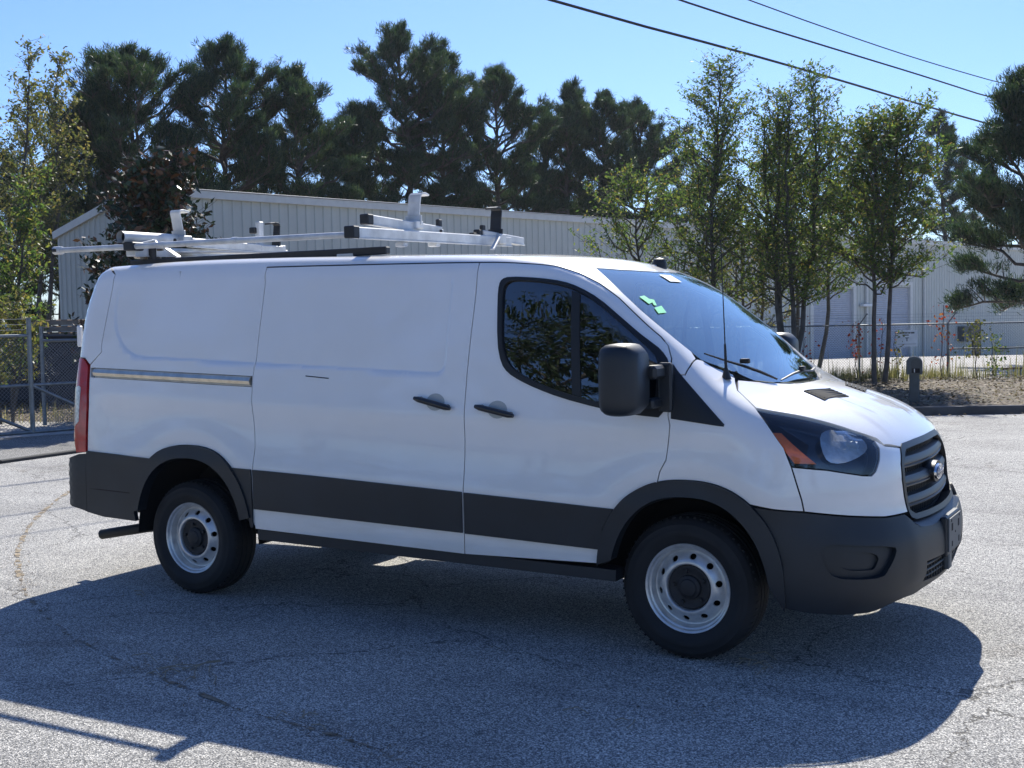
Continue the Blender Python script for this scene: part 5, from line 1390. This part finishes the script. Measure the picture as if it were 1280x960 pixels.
def pine(xy,z,H,W,label,seed,start=.35,nl=46,nb=17,tl=.34,group='pines beyond the warehouse',dens=1.,lean=0,low=False,top=.55):
    g=np.random.default_rng(seed)
    root=place_tree('pine_tree',label,'pine tree',group,xy,z)
    hh=np.linspace(0,H*.97,12);sw=np.cumsum(g.normal(0,.012*H,(12,2)),0)*np.linspace(0,1,12)[:,None]*.6
    tr=np.stack([sw[:,0]+lean*hh,sw[:,1],hh],1);r0=.013*H+.03
    segs=[(tr,np.linspace(r0,r0*.18,12))];C=[];D=[]
    def trunk_at(h): return np.array([np.interp(h,hh,tr[:,0]),np.interp(h,hh,tr[:,1]),h])
    for k in range(nl):
        f=((k+g.random())/nl)**.92;h=H*(start+(1-start)*f*.985)
        prof=(np.sin(np.pi*min(1,(f*.80+.22)))**.75) if not low else (1-f*.82)
        Lb=max(.25,W/2*prof*(.55+.65*g.random()));az=k*2.4+g.normal(0,.5);e=R(8+38*f+g.normal(0,9))
        p=trunk_at(h);dh=np.array([np.cos(az),np.sin(az),0]);m=6
        s=np.linspace(0,1,m);P=p+dh*(s*Lb*np.cos(e))[:,None]+np.array([0,0,1.])*(s*Lb*np.sin(e)+.12*Lb*s**2-.05*Lb*s)[:,None]
        P[1:]+=g.normal(0,.03*Lb,(m-1,3));rb=max(.012,.022*Lb+.008)
        segs.append((P,np.linspace(rb,rb*.3,m)))
        ns=int((8+Lb*4.4)*dens)
        for q in range(ns):
            t=.28+.72*g.random()**.8;i=min(int(t*(m-1)),m-2);fr=t*(m-1)-i;b0=P[i]*(1-fr)+P[i+1]*fr
            a2=az+g.normal(0,.9);l2=Lb*.30*(1.25-t)*(.6+.8*g.random())+.12
            d2=unit(np.array([np.cos(a2),np.sin(a2),.55+.7*g.random()]));b1=b0+d2*l2
            segs.append((np.stack([b0,b0+d2*l2*.5+g.normal(0,.02,3),b1]),[rb*.35,rb*.28,rb*.2]))
            nt=2+int(l2*4)
            for u_ in np.linspace(.45,1,nt):
                C.append(b0+d2*l2*u_+g.normal(0,.09,3));D.append(d2)
        C.append(P[-1]);D.append(unit(P[-1]-P[-2]))
    # leader
    for u_ in np.linspace(.9,1.0,5): C.append(trunk_at(H*u_*.98));D.append(np.array([0,0,1.]))
    C=np.array(C);D=np.array(D)
    V,F=tubes(segs);npmesh('trunk',V,F,M_bark,root)
    V,F=tufts(C,D,tl*.66,.009+tl*.022,nb,g);npmesh('crown',V,F,M_needle,root,smooth=False)
    return root
def leafy(xy,z,H,W,label,seed,mat,nstem=1,start=.3,nl=40,leaf=.085,lpt=9,spread=.12,group=None,name='oak_tree',cat='tree',bark=None,open_=1.,droop=0,basew=.15,shape=1.,aspect=.42,tight=False,rt=.0075):
    g=np.random.default_rng(seed);root=place_tree(name,label,cat,group,xy,z)
    segs=[];C=[]
    for s_ in range(nstem):
        az0=2*np.pi*s_/max(1,nstem)+g.random();b0=np.array([np.cos(az0),np.sin(az0),0])*(basew if nstem>1 else 0)
        hs=H*(1 if s_==0 else .78+.2*g.random());m=12;hh=np.linspace(0,hs,m)
        ln=np.array([np.cos(az0),np.sin(az0)])*(spread*(1 if nstem>1 else .3))
        tr=np.stack([b0[0]+ln[0]*hh+np.cumsum(g.normal(0,.007*H,m)),b0[1]+ln[1]*hh+np.cumsum(g.normal(0,.01*H,m)),hh],1);tr[0,2]=-.1
        r0=rt*H+.02;segs.append((tr,np.linspace(r0,.008,m)))
        nk=int(nl/nstem*1.3) if nstem>1 else nl
        for k in range(nk):
            f=(k+g.random())/nk;h=hs*(start+(1-start)*f*.97)
            prof=np.sin(np.pi*min(1,f*.72+.28))**.8*shape
            Lb=max(.3,W/2*prof*(.45+.75*g.random()));az=k*2.4+g.normal(0,.6);e=R(28+36*f+g.normal(0,10)-droop)
            p=np.array([np.interp(h,hh,tr[:,0]),np.interp(h,hh,tr[:,1]),h]);dh=np.array([np.cos(az),np.sin(az),0]);mm=6;s=np.linspace(0,1,mm)
            P=p+dh*(s*Lb*np.cos(e))[:,None]+np.array([0,0,1.])*(s*Lb*np.sin(e)+.10*Lb*s**2)[:,None];P[1:]+=g.normal(0,.04*Lb,(mm-1,3))
            rb=.010+.010*Lb;segs.append((P,np.linspace(rb,.004,mm)))
            ns=int((5+Lb*6.6)*open_)
            for q in range(ns):
                t=.2+.8*g.random();i=min(int(t*(mm-1)),mm-2);fr=t*(mm-1)-i;a_=P[i]*(1-fr)+P[i+1]*fr
                a2=az+g.normal(0,1.1);l2=(.22+.40*g.random())*(1.3-.5*t)*(.55+W/5);d2=unit(np.array([np.cos(a2),np.sin(a2),.25+.7*g.random()]))
                segs.append((np.stack([a_,a_+d2*l2]),[.005,.0025]))
                C.append(a_+d2*l2*g.random((lpt,1))+g.normal(0,.05 if not tight else .03,(lpt,3)))
    C=np.concatenate(C);n=len(C)
    V,F=tubes(segs,5);npmesh('trunk',V,F,bark or M_bark2,root)
    a=unit(g.normal(0,1,(n,3)));b=unit(np.cross(a,g.normal(0,1,(n,3))));s=leaf*1.12*(.6+.8*g.random(n))[:,None]
    V=np.stack([C-a*s/2,C-b*s*aspect/2+a*s*.05,C+a*s/2,C+b*s*aspect/2+a*s*.05],1).reshape(-1,3)
    npmesh('crown',V,np.arange(4*n).reshape(n,4),mat,root,smooth=False)
    return root
def P_(u,v,b,wpx,base=None):
    """bearing u, top row v, distance b, crown width in px -> site placement"""
    a=ds(u,b);zb=ter(a,b) if base is None else base
    return st(a,b),zb,zt(v,u,b)-zb,wpx*b/1529.65
PINES=[(168,76,45,170,.30,'dense dark pine left of the warehouse roof peak'),
(120,130,46,100,.30,'lower dark pine filling the gap beside the yellowing trees'),
(284,64,47,140,.36,'broad round-topped pine above the magnolia, tallest of the left three'),
(386,100,49,120,.28,'shorter round pine just right of the tallest left pine'),
(436,150,54,95,.3,'small pine in the gap between the left and middle pine clumps'),
(510,48,57,150,.30,'tallest pine in the middle, with long low limbs on its left'),
(558,72,59,95,.40,'slim-trunked pine touching the right side of the tallest middle pine'),
(628,98,61,130,.28,'leaning-crowned pine right of the tallest middle pair'),
(676,142,66,90,.2,'low dark pine between two taller slim pines'),
(712,116,65,90,.40,'open slim pine with a bare lower trunk right of centre'),
(758,130,67,98,.40,'narrow pine beside the open slim pine right of centre'),
(812,138,70,110,.35,'small pine whose top shows left of the roadside oaks'),
(1186,150,80,80,.38,'lone slim pine seen between the oaks and the big right pine')]
for i,(u,v,b,wp,stt,lab) in enumerate(PINES):
    xy,zb,H,W=P_(u,v-6,b,wp*1.33);pine(xy,zb,H,W,lab,100+i,start=stt,nl=64 if wp>90 else 48,nb=19,tl=.42 if b>60 else .38)
xy,zb,H,W=P_(1296,100,36,230)
pine(xy,zb,H,W,'big dark pine at the right edge, its low boughs hanging over the fence',140,start=.17,nl=66,nb=24,tl=.30,group=None,low=False,dens=1.2)
for i,(u,v,b,wp,lab) in enumerate([(15,200,52,120,'dark evergreen at the far left edge behind the yellowing trees'),(78,190,54,120,'dark evergreen showing between the yellowing trees and the warehouse'),(335,180,62,100,'low distant pine behind the round-topped pines'),(470,165,64,100,'low distant pine left of the tallest middle pine'),(655,190,72,100,'low distant pine behind the leaning-crowned pine'),(868,190,80,130,'distant pine half hidden behind the roadside oaks'),(1060,230,90,160,'distant pine low behind the right oak'),(1240,215,90,110,'distant pine low behind the big right pine')]):
    xy,zb,H,W=P_(u,v,b,wp);pine(xy,zb,H,W,lab,160+i,start=.12,nl=34,nb=14,tl=.5,group='far pines')
# young oaks along the road at right
D_=lambda u,v,b,wp:P_(u,v,b,wp)
xy,zb,H,W=D_(893,84,27.5,175);leafy(xy,zb,H,W,'slender oak with one straight trunk rising behind the windshield',201,M_leafg,start=.22,nl=80,leaf=.075,lpt=10,group='young oaks along the fence')
xy,zb,H,W=D_(842,180,29,185);leafy(xy,zb,H,W,'low leaning oak with yellow-green foliage left of the straight oak',202,M_leafg,nstem=2,spread=.16,start=.32,nl=58,leaf=.075,lpt=11,group='young oaks along the fence')
xy,zb,H,W=D_(985,84,27,170);leafy(xy,zb,H,W,'tall multi-stemmed oak with wispy top twigs, centre of the oak group',203,M_leafg,nstem=4,spread=.055,start=.26,nl=96,leaf=.075,lpt=11,group='young oaks along the fence')
xy,zb,H,W=D_(1012,165,31,180);leafy(xy,zb,H,W,'dense rounded oak standing back between the multi-stemmed and forked oaks',204,M_leafg,nstem=2,spread=.07,start=.30,nl=76,leaf=.085,lpt=12,group='young oaks along the fence')
xy,zb,H,W=D_(1096,148,26.0,190);leafy(xy,zb,H,W,'forked oak with two dark slim trunks in front of the roller door',205,M_leafg,nstem=2,spread=.010,basew=.05,start=.36,nl=104,leaf=.078,lpt=13,group='young oaks along the fence',bark=M_bark)
xy,zb,H,W=D_(935,215,32,150);leafy(xy,zb,H,W,'low brownish young oak between the straight and multi-stemmed oaks',206,M_leafy,nstem=3,spread=.1,start=.2,nl=50,leaf=.08,lpt=8,group='young oaks along the fence')
# left group
xy,zb,H,W=D_(10,58,30,100);leafy(xy,zb,H,W,'tall airy tree with sparse yellowing leaves at the left edge',211,M_leafy,nstem=2,spread=.05,start=.30,nl=60,leaf=.095,lpt=8,group='yellowing trees by the gate',bark=M_bark2)
xy,zb,H,W=D_(56,72,38,104);leafy(xy,zb,H,W,'airy forked tree with pale yellowing leaves left of the warehouse',212,M_leafy,nstem=2,spread=.03,start=.30,nl=74,leaf=.12,lpt=8,group='yellowing trees by the gate',bark=M_bark2)
xy,zb,H,W=D_(5,230,23,100);leafy(xy,zb,H,W,'shorter green tree crowding the left edge under the airy trees',213,M_leafg,nstem=2,start=.15,nl=54,leaf=.09,lpt=9,group='yellowing trees by the gate')
xy,zb,H,W=D_(4,385,21,46);leafy(xy,zb,H,W,'small bright yellow-green shrub above the gate at the left edge',214,M_leafy,nstem=3,start=.35,nl=26,leaf=.085,lpt=12,name='shrub',cat='shrub')
# magnolia
xy,zb,H,W=D_(192,208,22,178);leafy(xy,zb,H,W,'dark glossy magnolia with brown leaf undersides hiding the warehouse corner',221,M_magn,nstem=1,start=.05,nl=185,leaf=.125,lpt=9,open_=1.1,name='magnolia_tree',cat='magnolia',bark=M_bark,droop=22,aspect=.46)
# vines and small growth on the fence
def vine(a,b,z0,z1,n,mat,label,seed,w=.18,leaf=.07):
    g=np.random.default_rng(seed);x,y=st(a,b);root=empty('vine',(x,y,0),label,'vine')
    P=np.stack([g.normal(0,w,n)*1.0,g.normal(0,.05,n),z0+(z1-z0)*g.random(n)],1)
    c=np.stack([RH[0]*P[:,0]+FH[0]*P[:,1],RH[1]*P[:,0]+FH[1]*P[:,1],P[:,2]],1)
    zz=np.linspace(.0,z1,9);st_=np.stack([np.cumsum(g.normal(0,.03,9)),np.cumsum(g.normal(0,.01,9)),zz],1)
    V,F=tubes([(st_,np.linspace(.012,.004,9)),(st_+g.normal(0,.03,(9,3)),np.linspace(.009,.003,9))],5);npmesh('stem',V,F,M_bark,root)
    A=unit(g.normal(0,1,(n,3)));B=unit(np.cross(A,g.normal(0,1,(n,3))));s=leaf*(.6+.8*g.random(n))[:,None]
    V=np.stack([c-A*s/2,c-B*s*.35,c+A*s/2,c+B*s*.35],1).reshape(-1,3);npmesh('leaves',V,np.arange(4*n).reshape(n,4),mat,root,smooth=False)
vine(7.78,27.62,.55,1.45,75,M_redleaf,'red-leaved vine on the fence post left of the forked oak',301,.09)
vine(8.35,27.6,.2,1.5,60,M_redleaf,'thin red vine between the forked oak trunks and the sign',302,.2)
vine(9.75,27.6,.35,1.75,95,M_redleaf,'red-leaved vine on the fence post right of the sign',303,.18)
vine(10.5,27.65,.55,1.42,240,M_leafy,'yellow-green vine spilling over the top rail right of the sign',304,.16)
vine(10.95,27.65,.1,1.1,150,M_leafg,'green vine climbing in front of the dark side door',305,.14)
vine(8.72,27.6,.2,1.2,60,M_leafy,'pale green vine at the left edge of the fence sign',306,.06)
vine(6.55,27.6,.3,1.6,60,M_redleaf,'sparse red vine under the multi-stemmed oak',307,.15)
# trees across the lot behind the photographer (seen mirrored in the side glass)
for i,(x,y,H,W,ns) in enumerate([(-31,-23,13,10,1),(-25,-25,15,10,2),(-19,-22,13,9.5,3),(-13.5,-24,14.5,9.5,2),(-8.5,-21.5,12.5,8.5,3),(-3,-25,13,9,1),(5,-29,11,9,2),(14,-32,10,9,1),(25,-33,9,9,2),(-39,-22,13,11,1)]):
    leafy((x,y),0,H,W,'broad leafy tree on the far side of the lot, mirrored in the van glass',400+i,M_leafd,nstem=ns,spread=.09,start=.16,nl=48,leaf=.19,lpt=7,group='trees mirrored in the van windows',basew=.3)

# ------------------------------------------------------------------ light haze over the site
hz=[st(-260,-70),st(260,-70),st(260,330),st(-260,330)]
mb=MB();V=[(x,y,-5.) for x,y in hz]+[(x,y,30.) for x,y in hz];mb.add(V,[(0,1,2,3),(4,7,6,5),(0,4,5,1),(1,5,6,2),(2,6,7,3),(3,7,4,0)])
m,t,o=nodes('thin_haze');pv=N(t,'VolumePrincipled');pv.inputs['Color'].default_value=(.86,.92,1,1);pv.inputs['Density'].default_value=.00022;pv.inputs['Anisotropy'].default_value=.35
L(t,pv.outputs[0],o.inputs['Volume']);mb.build('haze',m,kind='stuff')
S.cycles.volume_bounces=0
